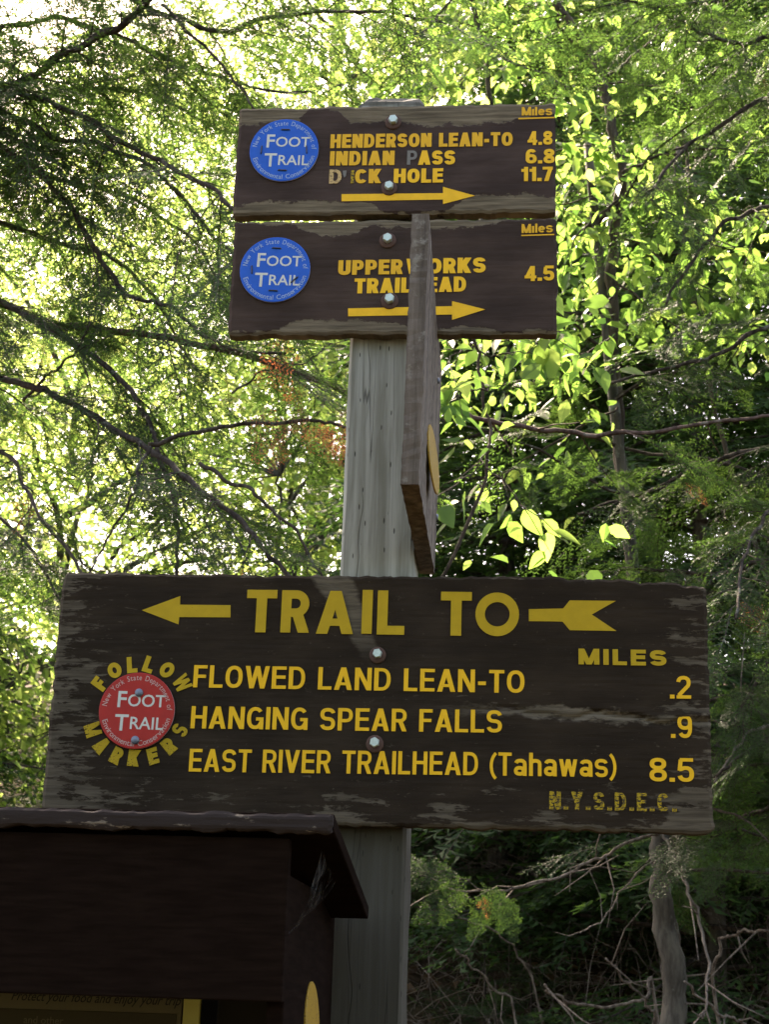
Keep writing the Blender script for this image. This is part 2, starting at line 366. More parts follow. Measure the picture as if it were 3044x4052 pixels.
# ------------------------------------------------------------------ glyphs
def ell(cx, cy, rx, ry, a0, a1, n=12, p=2.35):
    out = []
    for t in np.linspace(math.radians(a0), math.radians(a1), n):
        c, s_ = math.cos(t), math.sin(t)
        out.append((cx + rx * math.copysign(abs(c) ** (2 / p), c), cy + ry * math.copysign(abs(s_) ** (2 / p), s_)))
    return out
def glyph(ch, s, wide=1.0, rnd=2.35):
    """list of strokes: ('p', centreline points, width) or ('d', x0, y0, x1, y1, horizontal thickness); returns strokes, width"""
    e = s / 2; hs = s * .86; eh = hs / 2; P = []; W = .62 * wide
    def V(x, y0=0, y1=1): P.append(('p', [(x, y0), (x, y1)], s))
    def Hb(y, x0, x1): P.append(('p', [(x0, y), (x1, y)], hs))
    def D(x0, y0, x1, y1, t=1.12): P.append(('d', x0, y0, x1, y1, s * t))
    def C(pts, w=None): P.append(('p', pts, w or s * .94))
    w = W
    if ch == 'H': w = .64 * wide; V(e); V(w - e); Hb(.52, e, w - e)
    elif ch == 'E': w = .56 * wide; V(e); Hb(1 - eh, e, w); Hb(.52, e, w * .95); Hb(eh, e, w)
    elif ch == 'F': w = .53 * wide; V(e); Hb(1 - eh, e, w); Hb(.50, e, w * .92)
    elif ch == 'L': w = .53 * wide; V(e); Hb(eh, e, w)
    elif ch == 'I': w = s; V(e)
    elif ch == 'T': w = .58 * wide; V(w / 2, 0, 1); Hb(1 - eh, 0, w)
    elif ch == 'N': w = .65 * wide; V(e); V(w - e); D(s * .56, 1, w - s * .56, 0)
    elif ch == 'M': w = .78 * wide; V(e); V(w - e); D(s * .55, 1, w / 2, 0, 1.05); D(w - s * .55, 1, w / 2, 0, 1.05)
    elif ch == 'A': w = .70 * wide; D(w / 2, 1, s * .56, 0); D(w / 2, 1, w - s * .56, 0); P.append(('p', [(w * .24, .27), (w * .76, .27)], hs * .85))
    elif ch == 'W': w = .95 * wide; t = .5 * s; D(t, 1, w * .28, 0, 1.02); D(w / 2, 1, w * .28, 0, 1.02); D(w / 2, 1, w * .72, 0, 1.02); D(w - t, 1, w * .72, 0, 1.02)
    elif ch == 'V': w = .66 * wide; D(s * .55, 1, w / 2, 0); D(w - s * .55, 1, w / 2, 0)
    elif ch == 'Y': w = .66 * wide; V(w / 2, 0, .5); D(s * .55, 1, w / 2, .38); D(w - s * .55, 1, w / 2, .38)
    elif ch == 'K': w = .66 * wide; V(e); D(w - s * .6, 1, s * .9, .40, 1.25); D(w * .42, .58, w - s * .6, 0, 1.2)
    elif ch == 'O': w = .68 * wide; C(ell(w / 2, .5, w / 2 - e, .5 - e, 0, 360, 34, rnd))
    elif ch == 'C': w = .66 * wide; C(ell(w / 2, .5, w / 2 - e, .5 - e, 38, 322, 26, rnd))
    elif ch == 'G': w = .68 * wide; C(ell(w / 2, .5, w / 2 - e, .5 - e, 40, 335, 26, rnd)); Hb(.46, w * .55, w); V(w - e, 0, .46)
    elif ch == 'D': w = .65 * wide; V(e); C([(e, 1 - eh)] + ell(w * .42, .5, w - e - w * .42, .5 - eh, 90, -90, 16, rnd) + [(e, eh)], hs)
    elif ch in 'PR':
        w = .61 * wide; ym = .47 if ch == 'R' else .44; V(e); yc = (1 - eh + ym) / 2
        C([(e, 1 - eh)] + ell(w * .52, yc, w - e - w * .52, (1 - eh - ym) / 2, 90, -90, 14, rnd) + [(e, ym)], hs)
        if ch == 'R': D(w * .56, ym, w - s * .54, 0, 1.12)
    elif ch == 'U': w = .64 * wide; r = w / 2 - e; C([(e, 1)] + ell(w / 2, e + r, r, r, 180, 360, 16, rnd) + [(w - e, 1)], s)
    elif ch in 'Ss':
        w = .62 * wide; mid = .51; r1 = (1 - e - mid) / 2; r2 = (mid - e) / 2
        C(ell(w / 2, 1 - e - r1, w / 2 - e, r1, 12, 262, 18) + ell(w / 2, e + r2, w / 2 - e, r2, 82, -168, 18), s * .93)
    elif ch == '1': w = .40; V(w - e); Hb(.76, 0.03, w - e)
    elif ch == '2': w = .58; C(ell(w / 2, .70, w / 2 - e, .30 - e, 175, -40, 16) + [(e * 1.1, hs)]); Hb(eh, 0, w)
    elif ch == '4': w = .62; V(w * .70, 0, 1); Hb(.27, 0.0, w); D(w * .66, 1, s * .5, .22, 1.0)
    elif ch == '5': w = .58; Hb(1 - eh, .1, w * .95); P.append(('p', [(.13, 1 - eh), (.085, .47)], s * .85)); C([(.07, .52)] + ell(w / 2, .335, w / 2 - e, .335 - e, 130, -165, 18))
    elif ch in '69':
        w = .60; r = .325
        pts = ell(w / 2, r, w / 2 - e, r - e, 0, 360, 26); arm = ell(w / 2, .55, w / 2 - e, .45 - e, 180, 38, 16)
        pts2 = [(e, r)] + arm
        if ch == '9': pts = [(w - x, 1 - y) for x, y in pts]; pts2 = [(w - x, 1 - y) for x, y in pts2]
        C(pts); C(pts2)
    elif ch == '7': w = .56; Hb(1 - eh, 0, w); D(w - s * .55, .93, w * .36, 0, 1.05)
    elif ch == '8': w = .60; C(ell(w / 2, .745, w / 2 - e * 1.15, .255 - e, 0, 360, 24)); C(ell(w / 2, .27, w / 2 - e, .27 - e, 0, 360, 24))
    elif ch == '.': w = s * 1.15; P.append(('p', [(w / 2, 0), (w / 2, s)], s * 1.1))
    elif ch == '-': w = .34; P.append(('p', [(0.02, .40), (w - .02, .40)], s * .95))
    elif ch in '()':
        w = .26; pts = ell(w + .18, .42, w + .12, .62, 118, 242, 12, 2)
        if ch == ')': pts = [(w - x, y) for x, y in pts]
        C(pts, s * .8)
    elif ch == 'a': w = .55; x = .74; V(w - e, 0, .5); C([(w - e, .5)] + ell(w / 2, .5, w / 2 - e, .24 - e, 10, 165, 10)); C(ell(w * .45, .215, w * .45 - e, .215 - e, 0, 360, 20))
    elif ch == 'h': w = .54; V(e); C([(e, .45)] + ell(w / 2, .5, w / 2 - e, .24 - e, 175, 0, 10) + [(w - e, 0)])
    elif ch == 'w': w = .78; t = .5 * s; D(t, .74, w * .28, 0, 1); D(w / 2, .74, w * .28, 0, 1); D(w / 2, .74, w * .72, 0, 1); D(w - t, .74, w * .72, 0, 1)
    elif ch == 'i': w = s; V(e, 0, .74)
    elif ch == 'l': w = s; V(e)
    elif ch == 'e': w = .56; C(ell(w / 2, .37, w / 2 - e, .37 - e, 0, 318, 22)); Hb(.38, e, w - e * .6)
    elif ch == ' ': return [], .30
    if ch == 's':
        k = .76; P = [(p[0], [(x * .9, y * k) for x, y in p[1]], p[2] * .95) for p in P]; w *= .9
    return P, w
def strokes_to_mb(mb, strokes, fx, fz, ox, oz, th, rot=0.0, piv=None, y0=0.0):
    ca, sa = math.cos(rot), math.sin(rot)
    for k, st in enumerate(strokes):
        h = -(th + k * 4e-5)
        if st[0] == 'd':
            _, x0, z0, x1, z1, t = st; L = [(x0 - t / 2, z0), (x1 - t / 2, z1)]; R = [(x0 + t / 2, z0), (x1 + t / 2, z1)]
        else:
            p = np.array(st[1], float); hw = st[2] / 2; closed = len(p) > 4 and np.hypot(*(p[0] - p[-1])) < 1e-6
            d = np.diff(p, axis=0); d /= np.linalg.norm(d, axis=1)[:, None] + 1e-9; nn = np.stack([-d[:, 1], d[:, 0]], 1)
            N = np.zeros_like(p); N[1:-1] = nn[:-1] + nn[1:]; N[0] = nn[0]; N[-1] = nn[-1]
            if closed: N[0] = N[-1] = nn[0] + nn[-1]
            N /= np.linalg.norm(N, axis=1)[:, None] + 1e-9; f = np.ones(len(p)); f[1:-1] = 1 / np.clip((N[1:-1] * nn[:-1]).sum(1), .5, 1)
            L = p + N * (hw * f)[:, None]; R = p - N * (hw * f)[:, None]
        A = np.concatenate([np.array(L), np.array(R)]); n = len(L)
        A = A * [fx, fz] + [ox, oz]
        if rot: A = (A - piv) @ np.array([[ca, sa], [-sa, ca]]) + piv
        top = np.stack([A[:, 0], np.full(2 * n, y0 + h), A[:, 1]], 1); bot = top.copy(); bot[:, 1] = y0 + .0001
        i = np.arange(n - 1); q = [np.stack([i, i + 1, n + i + 1, n + i], 1)]
        b = 2 * n
        q.append(np.stack([i, i + b, i + 1 + b, i + 1], 1)); q.append(np.stack([n + i, n + i + 1, n + i + 1 + b, n + i + b], 1))
        q.append(np.array([[0, n, n + b, b], [n - 1, n - 1 + b, 2 * n - 1 + b, 2 * n - 1]]))
        mb.add(np.concatenate([top, bot]), quads=np.concatenate(q))
RL = random.Random(5)
def text_line(parent, txt, pl, pr, hpx, yplane, mat, s=.2, gap=.085, th=.0006, skip=(), mats=None, wide=1.0, jit=.3):
    """txt between photo pixels pl and pr (baseline ends), capital height hpx, each letter a child of the sign"""
    A = on_y(*pl, yplane); B = on_y(*pr, yplane); T = on_y(pl[0], pl[1] - hpx, yplane); H = T[2] - A[2]
    gl = [glyph(c, s, wide) for c in txt]; tot = sum(g[1] for g in gl) + gap * (len(gl) - 1); fx = (B[0] - A[0]) / tot
    u = 0.0; o = parent.location
    for i, (c, g) in enumerate(zip(txt, gl)):
        if g[0] and i not in skip:
            mb = MB(); t = u / tot; zz = A[2] + (B[2] - A[2]) * t
            strokes_to_mb(mb, g[0], fx, H, 0, 0, th)
            link('letter', mb.mesh('letter', [(mats or {}).get(i, mat)]), parent, (A[0] + u * fx - o[0], yplane - o[1] - .0002, zz - o[2] + RL.uniform(-.004, .004) * H * jit)).rotation_euler = (0, RL.uniform(-.008, .008) * jit, 0)
        u += g[1] + gap
def poly_child(parent, name, pts, yplane, mat, th=.0006):
    """flat extruded outline traced in photo pixels on the sign's plane"""
    P = np.array([on_y(x, y, yplane) for x, y in pts]); o = np.array(parent.location); n = len(P)
    import bmesh
    bm = bmesh.new(); vs = [bm.verts.new((p[0] - o[0], yplane - o[1] - th, p[2] - o[2])) for p in P]
    bs = [bm.verts.new((p[0] - o[0], yplane - o[1] - .0001, p[2] - o[2])) for p in P]
    f = bm.faces.new(vs); f.normal_update(); bmesh.ops.triangulate(bm, faces=[f])
    for i in range(n): bm.faces.new((vs[i], vs[(i + 1) % n], bs[(i + 1) % n], bs[i]))
    bmesh.ops.recalc_face_normals(bm, faces=bm.faces)
    me = bpy.data.meshes.new(name); bm.to_mesh(me); bm.free(); me.materials.append(mat); return link(name, me, parent)

# built-in font print for the round markers and the notice
def font_mesh(body, size, offset=0.0, shear=0.0):
    cu = bpy.data.curves.new('print', 'FONT'); cu.body = body; cu.size = size; cu.offset = offset * size; cu.shear = shear; cu.resolution_u = 3
    ob = bpy.data.objects.new('print', cu); COL.objects.link(ob); dg = bpy.context.evaluated_depsgraph_get()
    me = ob.evaluated_get(dg).to_mesh(); V = np.zeros(len(me.vertices) * 3); me.vertices.foreach_get('co', V); V = V.reshape(-1, 3)
    me.calc_loop_triangles(); T = np.zeros(len(me.loop_triangles) * 3, np.int32); me.loop_triangles.foreach_get('vertices', T)
    ob.to_mesh_clear() if False else None
    bpy.data.objects.remove(ob); return V, T.reshape(-1, 3)

# ------------------------------------------------------------------ wooden boards
def board(name, w, h, t, mats, rng, parent=None, rough=.0012, corner=.006, nx=110, nz=44, crack=None, edge_dips=()):
    """board with uneven edges, rounded corners and rippled face; centre at origin, front at y=0, back at y=t"""
    us = np.linspace(-.5, .5, nx); vs = np.linspace(-.5, .5, nz)
    def n1(k, n, amp):
        a = rng.standard_normal(n + 8); a = np.convolve(a, np.ones(k) / k, 'same')[4:n + 4]; return a * amp * math.sqrt(k)
    top = n1(3, nx, rough) + n1(9, nx, rough * .8); bot = n1(3, nx, rough) + n1(9, nx, rough * .8)
    for (u0, wdt, dep) in edge_dips: top -= dep * np.exp(-((us - u0) / wdt) ** 2)
    lf = n1(3, nz, rough); rt = n1(3, nz, rough)
    U, Vv = np.meshgrid(us, vs); X = U * w; Z = Vv * h
    wt = np.clip((Vv - .30) / .2, 0, 1); wb = np.clip((-Vv - .30) / .2, 0, 1)
    Z = Z + top[None] * wt + bot[None] * wb
    X = X + lf[:, None] * np.clip((-U - .4) / .1, 0, 1) + rt[:, None] * np.clip((U - .4) / .1, 0, 1)
    # rounded corners
    ax = np.maximum(np.abs(U) * w - (w / 2 - corner), 0); az = np.maximum(np.abs(Vv) * h - (h / 2 - corner), 0); r = np.hypot(ax, az)
    k = np.where(r > corner, corner / np.maximum(r, 1e-9), 1)
    X = X - np.sign(U) * ax * (1 - k); Z = Z - np.sign(Vv) * az * (1 - k)
    rip = rng.standard_normal((nz, nx)); rip = np.stack([np.convolve(r_, np.ones(15) / 15, 'same') for r_ in rip]) * .0004
    Y = rip
    be = .0022; dE = np.minimum(np.minimum(U + .5, .5 - U) * w, np.minimum(Vv + .5, .5 - Vv) * h); Y = Y + be * np.clip(1 - dE / .004, 0, 1) ** 2
    if crack is not None: Y = Y + crack(U, Vv)
    F = np.stack([X, Y, Z], -1).reshape(-1, 3); Bk = np.stack([X, np.full_like(X, t), Z], -1).reshape(-1, 3); n = nx * nz
    i = np.arange(nz - 1)[:, None] * nx; j = np.arange(nx - 1)[None]
    q = np.stack([i + j, i + j + 1, i + nx + j + 1, i + nx + j], -1).reshape(-1, 4)
    ring = np.concatenate([np.arange(nx), np.arange(1, nz) * nx + nx - 1, (nz - 1) * nx + np.arange(nx - 2, -1, -1), np.arange(nz - 2, 0, -1) * nx])
    r2 = np.roll(ring, -1); side = np.stack([ring, ring + n, r2 + n, r2], 1)
    return link(name, mesh_np(name, np.concatenate([F, Bk]), [q, q[:, ::-1] + n, side], mats), parent)

def hexbolt(parent, px, py, yplane, dpx=38, washer=True, rot=.2):
    c = on_y(px, py, yplane); o = np.array(parent.location); r = dpx / 2 / FPX * np.linalg.norm(c - CAM)
    mb = MB(); a = np.arange(6) / 6 * 2 * np.pi + rot; h = r * 1.15
    rg = lambda rr, y, n=6: np.stack([np.cos(a) * rr, np.full(n, -y), np.sin(a) * rr], 1)
    V = np.concatenate([rg(r, 0), rg(r, h * .82), rg(r * .86, h), [[0, -h, 0]]]); q = []
    for k in range(2):
        for i in range(6): q.append([k * 6 + i, k * 6 + (i + 1) % 6, k * 6 + 6 + (i + 1) % 6, k * 6 + 6 + i])
    mb.add(V, quads=q, tris=[[12 + i, 12 + (i + 1) % 6, 18] for i in range(6)])
    b = link('bolt', mb.mesh('bolt', [M['zinc']]), parent, (c[0] - o[0], yplane - o[1] - .0016, c[2] - o[2]))
    if washer:
        mw = MB(); a = np.arange(20) / 20 * 2 * np.pi; R_ = r * 1.75
        ring = lambda rr, y: np.stack([np.cos(a) * rr, np.full(20, -y), np.sin(a) * rr], 1)
        V = np.concatenate([ring(R_, -.0014), ring(R_, .0004), ring(R_ * .9, .0012), ring(r * .7, .0012)])
        q = [[k * 20 + i, k * 20 + (i + 1) % 20, k * 20 + 20 + (i + 1) % 20, k * 20 + 20 + i] for k in range(3) for i in range(20)]
        mw.add(V, quads=q); link('washer', mw.mesh('washer', [M['rust']], True), b, (0, .0006, -r * .22))
    return b

def round_marker(parent, c, r, rot, base, mats, rim, text=True, normal=(0, -1, 0), name='trail_marker', lift=.0):
    """thin dished disc with FOOT TRAIL print; local frame x right, z up, -y outward"""
    mb = MB(); n = 56; a = np.arange(n) / n * 2 * np.pi; th = .0018
    prof = [(1.0, -.0002), (1.0, th * .8), (.985, th), (.93, th * 1.0), (.0, th * 1.0)]; V = []; q = []; t = []
    for k, (f, y) in enumerate(prof[:-1]): V.append(np.stack([np.cos(a) * r * f, np.full(n, -y), np.sin(a) * r * f], 1))
    V.append([[0, -th, 0]])
    for k in range(3):
        q += [[k * n + i, k * n + (i + 1) % n, (k + 1) * n + (i + 1) % n, (k + 1) * n + i] for i in range(n)]
    t = [[3 * n + i, 3 * n + (i + 1) % n, 4 * n] for i in range(n)]
    mb.add(np.concatenate(V), quads=q[n:], tris=t, m=0); mb.Q.append(np.array(q[:n])); mb.mq.append(np.ones(n))
    d = link(name, mb.mesh(name, [base, rim], False), parent, tuple(np.array(c) - np.array(parent.location)))
    d.rotation_euler = (0, rot, 0)
    if text:
        pb = MB()
        def put(V, T, fn): pb.add(fn(V), tris=T)
        yy = -th - .00012
        def straight(body, size, x0, z0, off):
            V, T = font_mesh(body, size * r, off); V[:, 0] += x0 * r; put(V, T, lambda v: np.stack([v[:, 0], np.full(len(v), yy), v[:, 1] + z0 * r], 1)); return V[:, 0].max()
        for big, sm, z0, x0 in (('F', 'OOT', .08, -.56), ('T', 'RAIL', -.53, -.55)):
            x1 = straight(big, .60, x0, z0, .014); straight(sm, .45, x1 / r + .02, z0 + (.03 if big == 'F' else 0.05), .012)
        def arc(body, size, rr, a0, a1, top):
            parts = [font_mesh(ch, size * r, .004) if ch != ' ' else None for ch in body]
            ws = [(p[0][:, 0].max() - p[0][:, 0].min() if p is not None else .36 * size * r) for p in parts]; g = .06 * size * r
            tot = sum(ws) + g * (len(ws) - 1); u = 0
            for p, w_ in zip(parts, ws):
                if p is not None:
                    ang = math.radians(a0 + (a1 - a0) * (u + w_ / 2) / tot); V, T = p; v = V.copy(); v[:, 0] -= v[:, 0].min() + w_ / 2
                    v[:, 0] *= abs(math.radians(a1 - a0)) * rr * r / tot * .95
                    if top: ex = (math.sin(ang), -math.cos(ang)); ez = (math.cos(ang), math.sin(ang)); R0 = rr * r
                    else: ex = (-math.sin(ang), math.cos(ang)); ez = (-math.cos(ang), -math.sin(ang)); R0 = rr * r
                    cx, cz = math.cos(ang) * R0, math.sin(ang) * R0
                    pb.add(np.stack([cx + v[:, 0] * ex[0] + v[:, 1] * ez[0], np.full(len(v), yy), cz + v[:, 0] * ex[1] + v[:, 1] * ez[1]], 1), tris=T, m=1)
                u += w_ + g
        arc('New York State Department of', .205, .80, 174, 2, True)
        arc('Environmental Conservation', .205, .93, 198, 348, False)
        link('lettering', pb.mesh('lettering', mats), d)
    return d
def staple(d, r, ang, rot):
    mb = MB(); L = .011
    mb.tube([(-L / 2, .001, 0), (-L / 2, -.0018, 0), (-L / 2 + .0008, -.0026, 0), (L / 2 - .0008, -.0026, 0), (L / 2, -.0018, 0), (L / 2, .001, 0)], .0009, 6)
    o = link('staple', mb.mesh('staple', [M['staple']]), d, (math.cos(ang) * r, 0, math.sin(ang) * r)); o.rotation_euler = (0, rot, 0)
def nail_head(d, x, z, r, name='nail_head'):
    mb = MB(); n = 16; a = np.arange(n) / n * 2 * np.pi; V = []
    for f, y in ((1, .0), (1, .0016), (.8, .0024)): V.append(np.stack([np.cos(a) * r * f, np.full(n, -y), np.sin(a) * r * f], 1))
    V.append([[0, -.0027, 0]]); q = [[k * n + i, k * n + (i + 1) % n, (k + 1) * n + (i + 1) % n, (k + 1) * n + i] for k in range(2) for i in range(n)]
    mb.add(np.concatenate(V), quads=q, tris=[[2 * n + i, 2 * n + (i + 1) % n, 3 * n] for i in range(n)])
    return link(name, mb.mesh(name, [M['nail']], True), d, (x, -.0019, z))

# ------------------------------------------------------------------ the post
def build_post():
    rng = np.random.default_rng(3); root = empty('sign_post', (0, .0445, 0))
    tag(root, 'grey weathered square timber post that carries the three trail signs', 'post')
    h = .0445; b = .004
    sq = [(-h + b, -h), (-h / 3, -h), (h / 3, -h), (h - b, -h), (h, -h + b), (h, -h / 3), (h, h / 3), (h, h - b), (h - b, h), (h / 3, h), (-h / 3, h), (-h + b, h), (-h, h - b), (-h, h / 3), (-h, -h / 3), (-h, -h + b)]
    sq = np.array(sq); zs = np.concatenate([np.linspace(-.5, 2.73, 90)]); V = []; n = len(sq)
    for z in zs: V.append(np.column_stack([sq + rng.standard_normal(sq.shape) * .0004, np.full(n, z)]))
    for f, z in ((.985, 2.737), (.93, 2.743), (.80, 2.751), (.55, 2.757), (.25, 2.760)):
        V.append(np.column_stack([sq * f + rng.standard_normal(sq.shape) * .0012, np.full(n, z) + rng.standard_normal(n) * .001]))
    k = len(V); i = np.arange(k - 1)[:, None] * n; j = np.arange(n)[None]
    q = np.stack([i + j, i + (j + 1) % n, i + n + (j + 1) % n, i + n + j], -1).reshape(-1, 4)
    VV = np.concatenate(V + [np.array([[0, 0, 2.761]])]); t = [[(k - 1) * n + x, (k - 1) * n + (x + 1) % n, k * n] for x in range(n)]
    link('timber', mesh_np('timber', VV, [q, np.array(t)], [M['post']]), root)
    for px, py in ((1452, 1880), (1445, 1840)):
        pass
build_post()

# ------------------------------------------------------------------ upper signs
def sign_root(name, TL, TR, BL, BR, yfront, label):
    P = [on_y(*p, yfront) for p in (TL, TR, BL, BR)]
    w = ((P[1] - P[0])[0] + (P[3] - P[2])[0]) / 2; h = ((P[0] - P[2])[2] + (P[1] - P[3])[2]) / 2; c = sum(P) / 4
    r = empty(name, (c[0], yfront, c[2])); tag(r, label, 'sign'); return r, w, h
YF = -.020
r1, w1, h1 = sign_root('trail_sign', (945, 427), (2201, 408), (921, 851), (2199, 839), YF, 'upper small brown board listing Henderson Lean-to, Indian Pass and Duck Hole')
board('board', w1, h1, .018, [M['sign_top']], np.random.default_rng(11), r1, rough=.0006, corner=.003)
r2, w2, h2 = sign_root('trail_sign', (919, 888), (2197, 853), (907, 1335), (2212, 1307), YF, 'lower small brown board reading Upper Works Trailhead 4.5')
board('board', w2, h2, .018, [M['sign_mid']], np.random.default_rng(12), r2, rough=.0006, corner=.003)
Y = M['yellow']; YT = M['yellow_top']
text_line(r1, 'HENDERSON LEAN-TO', (1307, 587), (2030, 578), 54, YF, YT, .25, .075)
text_line(r1, '4.8', (2089, 575), (2188, 573), 54, YF, Y, .21, .06)
text_line(r1, 'INDIAN', (1305, 656), (1561, 654), 56, YF, YT, .25, .075)
text_line(r1, 'P', (1611, 653), (1651, 653), 56, YF, M['ghost'], .20)
text_line(r1, 'ASS', (1655, 653), (1802, 652), 56, YF, Y, .25, .075)
text_line(r1, '6.8', (2081, 648), (2197, 647), 57, YF, Y, .21, .06)
text_line(r1, 'D', (1302, 728), (1352, 728), 56, YF, vinyl('scuffed_yellow_vinyl', (.46, .30, .12), .20), .22)
text_line(r1, 'I', (1388, 727), (1400, 727), 52, YF, M['yellow_worn'], .21)
poly_child(r1, 'letter', [(1357, 676), (1372, 675), (1370, 695), (1362, 704), (1358, 690)], YF, M['ghost'])
text_line(r1, 'CK', (1404, 727), (1508, 725), 56, YF, YT, .25, .075)
text_line(r1, 'HOLE', (1558, 725), (1754, 723), 56, YF, Y, .25, .075)
text_line(r1, '11.7', (2062, 718), (2189, 717), 56, YF, Y, .22, .05)
text_line(r1, 'Miles', (2066, 458), (2187, 456), 33, YF, YT, .19, .07)
poly_child(r1, 'underline', [(2053, 467), (2197, 463), (2197, 468), (2053, 473)], YF, YT)
poly_child(r1, 'arrow', [(1352, 769), (1754, 765), (1754, 740), (1880, 775), (1754, 808), (1754, 790), (1352, 797)], YF, Y)
hexbolt(r1, 1557, 481, YF, 36, True, .1); hexbolt(r1, 1541, 742, YF, 36, True, .35)
def blue(root, cpx, wpx, angs):
    c = on_y(*cpx, YF); r = wpx / 2 / FPX * ((c - CAM) @ RC[2]); c[1] -= .0012
    d = round_marker(root, c, r, math.radians(1.5), M['blue'], [M['white'], M['white_dim']], M['disc_rim'])
    d['label'] = 'round blue plastic foot trail marker with white print'
    for a, rt in angs: staple(d, r * .655, math.radians(a), math.radians(rt))
blue(r1, (1125, 598), 275, ((90, 0), (180, 92), (2, 84), (270, 2)))
text_line(r2, 'UPPER', (1338, 1089), (1594, 1085), 58, YF, YT, .25, .075)
text_line(r2, 'WORKS', (1608, 1085), (1923, 1079), 60, YF, Y, .25, .075)
text_line(r2, 'TRAILHEAD', (1402, 1162), (1846, 1154), 59, YF, Y, .25, .075)
text_line(r2, '4.5', (2077, 1113), (2195, 1110), 59, YF, Y, .21, .06)
text_line(r2, 'Miles', (2065, 923), (2189, 919), 35, YF, YT, .19, .07)
poly_child(r2, 'underline', [(2064, 930), (2195, 926), (2195, 931), (2064, 935)], YF, YT)
poly_child(r2, 'arrow', [(1378, 1221), (1790, 1212), (1790, 1192), (1921, 1225), (1790, 1266), (1790, 1245), (1378, 1252)], YF, Y)
hexbolt(r2, 1535, 949, YF, 38, True, .5); hexbolt(r2, 1543, 1188, YF, 40, True, .3)
blue(r2, (1089, 1070), 281, ((90, 2), (182, 85), (332, -45), (270, 2)))

# ------------------------------------------------------------------ big sign
YB = -.024
r3, w3, h3 = sign_root('trail_sign', (130 * S, 1240 * S), (1532 * S, 1248 * S), (92 * S, 1768 * S), (1538 * S, 1800 * S), YB, 'large dark brown board reading TRAIL TO with red marker and mileages')
def crack(U, V):
    line = -.055 - .10 * (U - .3) + .012 * np.sin(U * 40) + .006 * np.sin(U * 97 + 1)
    g = np.exp(-((V - line) / .010) ** 2) * np.clip((U - .1) / .2, 0, 1) * .0035
    g2 = np.exp(-((V - line - .022) / .016) ** 2) * np.clip((U - .32) / .15, 0, 1) * -.0022
    wedge = np.exp(-((U - (-.075 + .2 * (.5 - V))) / .02) ** 2) * np.clip((V - .15) / .3, 0, 1) * .003
    return g + g2 + wedge
board('board', w3, h3, .022, [M['sign_big']], np.random.default_rng(13), r3, rough=.0007, corner=.008, nx=200, nz=90, crack=crack, edge_dips=((.42, .07, .005), (.49, .03, .006)))
YP = M['yellow_paint']; YW = M['yellow_worn']
def one(ch, x0, x1, yb, yt, mat, s, wide=1.0, rnd=2.0):
    """a single painted capital fitted to its own box"""
    A = on_y(x0, yb, YB); B = on_y(x1, yb, YB); T = on_y(x0, yt, YB); H = T[2] - A[2]; st, w = glyph(ch, s, wide, rnd); mb = MB(); fx = (B[0] - A[0]) / w
    strokes_to_mb(mb, st, fx, H, 0, 0, .0007); o = r3.location
    link('letter', mb.mesh('letter', [mat]), r3, (A[0] - o[0], -.0003, A[2] - o[2]))
for a in (('T', 970, 1090, 2502, 2334, .23, 1.15), ('R', 1109, 1222, 2503, 2336, .23, 1.08), ('A', 1250, 1397, 2508, 2338, .23, 1.2), ('I', 1430, 1471, 2508, 2335, .23, 1),
          ('L', 1491, 1600, 2511, 2337, .23, 1.15), ('T', 1743, 1866, 2515, 2342, .23, 1.15), ('O', 1880, 2056, 2518, 2343, .23, 1.5)):
    one(a[0], a[1], a[2], a[3], a[4], YP, a[5], a[6])
poly_child(r3, 'arrow', [(561, 2415), (713, 2359), (712, 2393), (912, 2395), (912, 2443), (709, 2442), (706, 2471)], YB, YP)
poly_child(r3, 'arrow', [(2094, 2411), (2230, 2408), (2256, 2376), (2439, 2378), (2343, 2432), (2441, 2497), (2256, 2494), (2228, 2460), (2094, 2458)], YB, YP)
text_line(r3, 'FLOWED LAND LEAN-TO', (763, 2720), (2077, 2743), 88, YB, Y, .168, .10)
text_line(r3, 'HANGING SPEAR FALLS', (753, 2882), (1988, 2900), 88, YB, Y, .168, .10)
text_line(r3, 'EAST RIVER TRAILHEAD (Tahawas)', (746, 3053), (2441, 3075), 90, YB, Y, .165, .10)
text_line(r3, '.2', (2653, 2764), (2737, 2765), 90, YB, Y, .165, .08)
text_line(r3, '.9', (2657, 2920), (2742, 2921), 92, YB, Y, .165, .08)
text_line(r3, '8.5', (2572, 3092), (2750, 3095), 94, YB, Y, .165, .08)
text_line(r3, 'MILES', (2291, 2629), (2640, 2636), 62, YB, YP, .27, .20, wide=1.35)
text_line(r3, 'N.Y.S.D.E.C.', (2175, 3203), (2681, 3213), 72, YB, YW, .20, .13, wide=.85)
hexbolt(r3, 1495, 2589, YB, 38, True, .2); hexbolt(r3, 1484, 2940, YB, 40, True, .45)
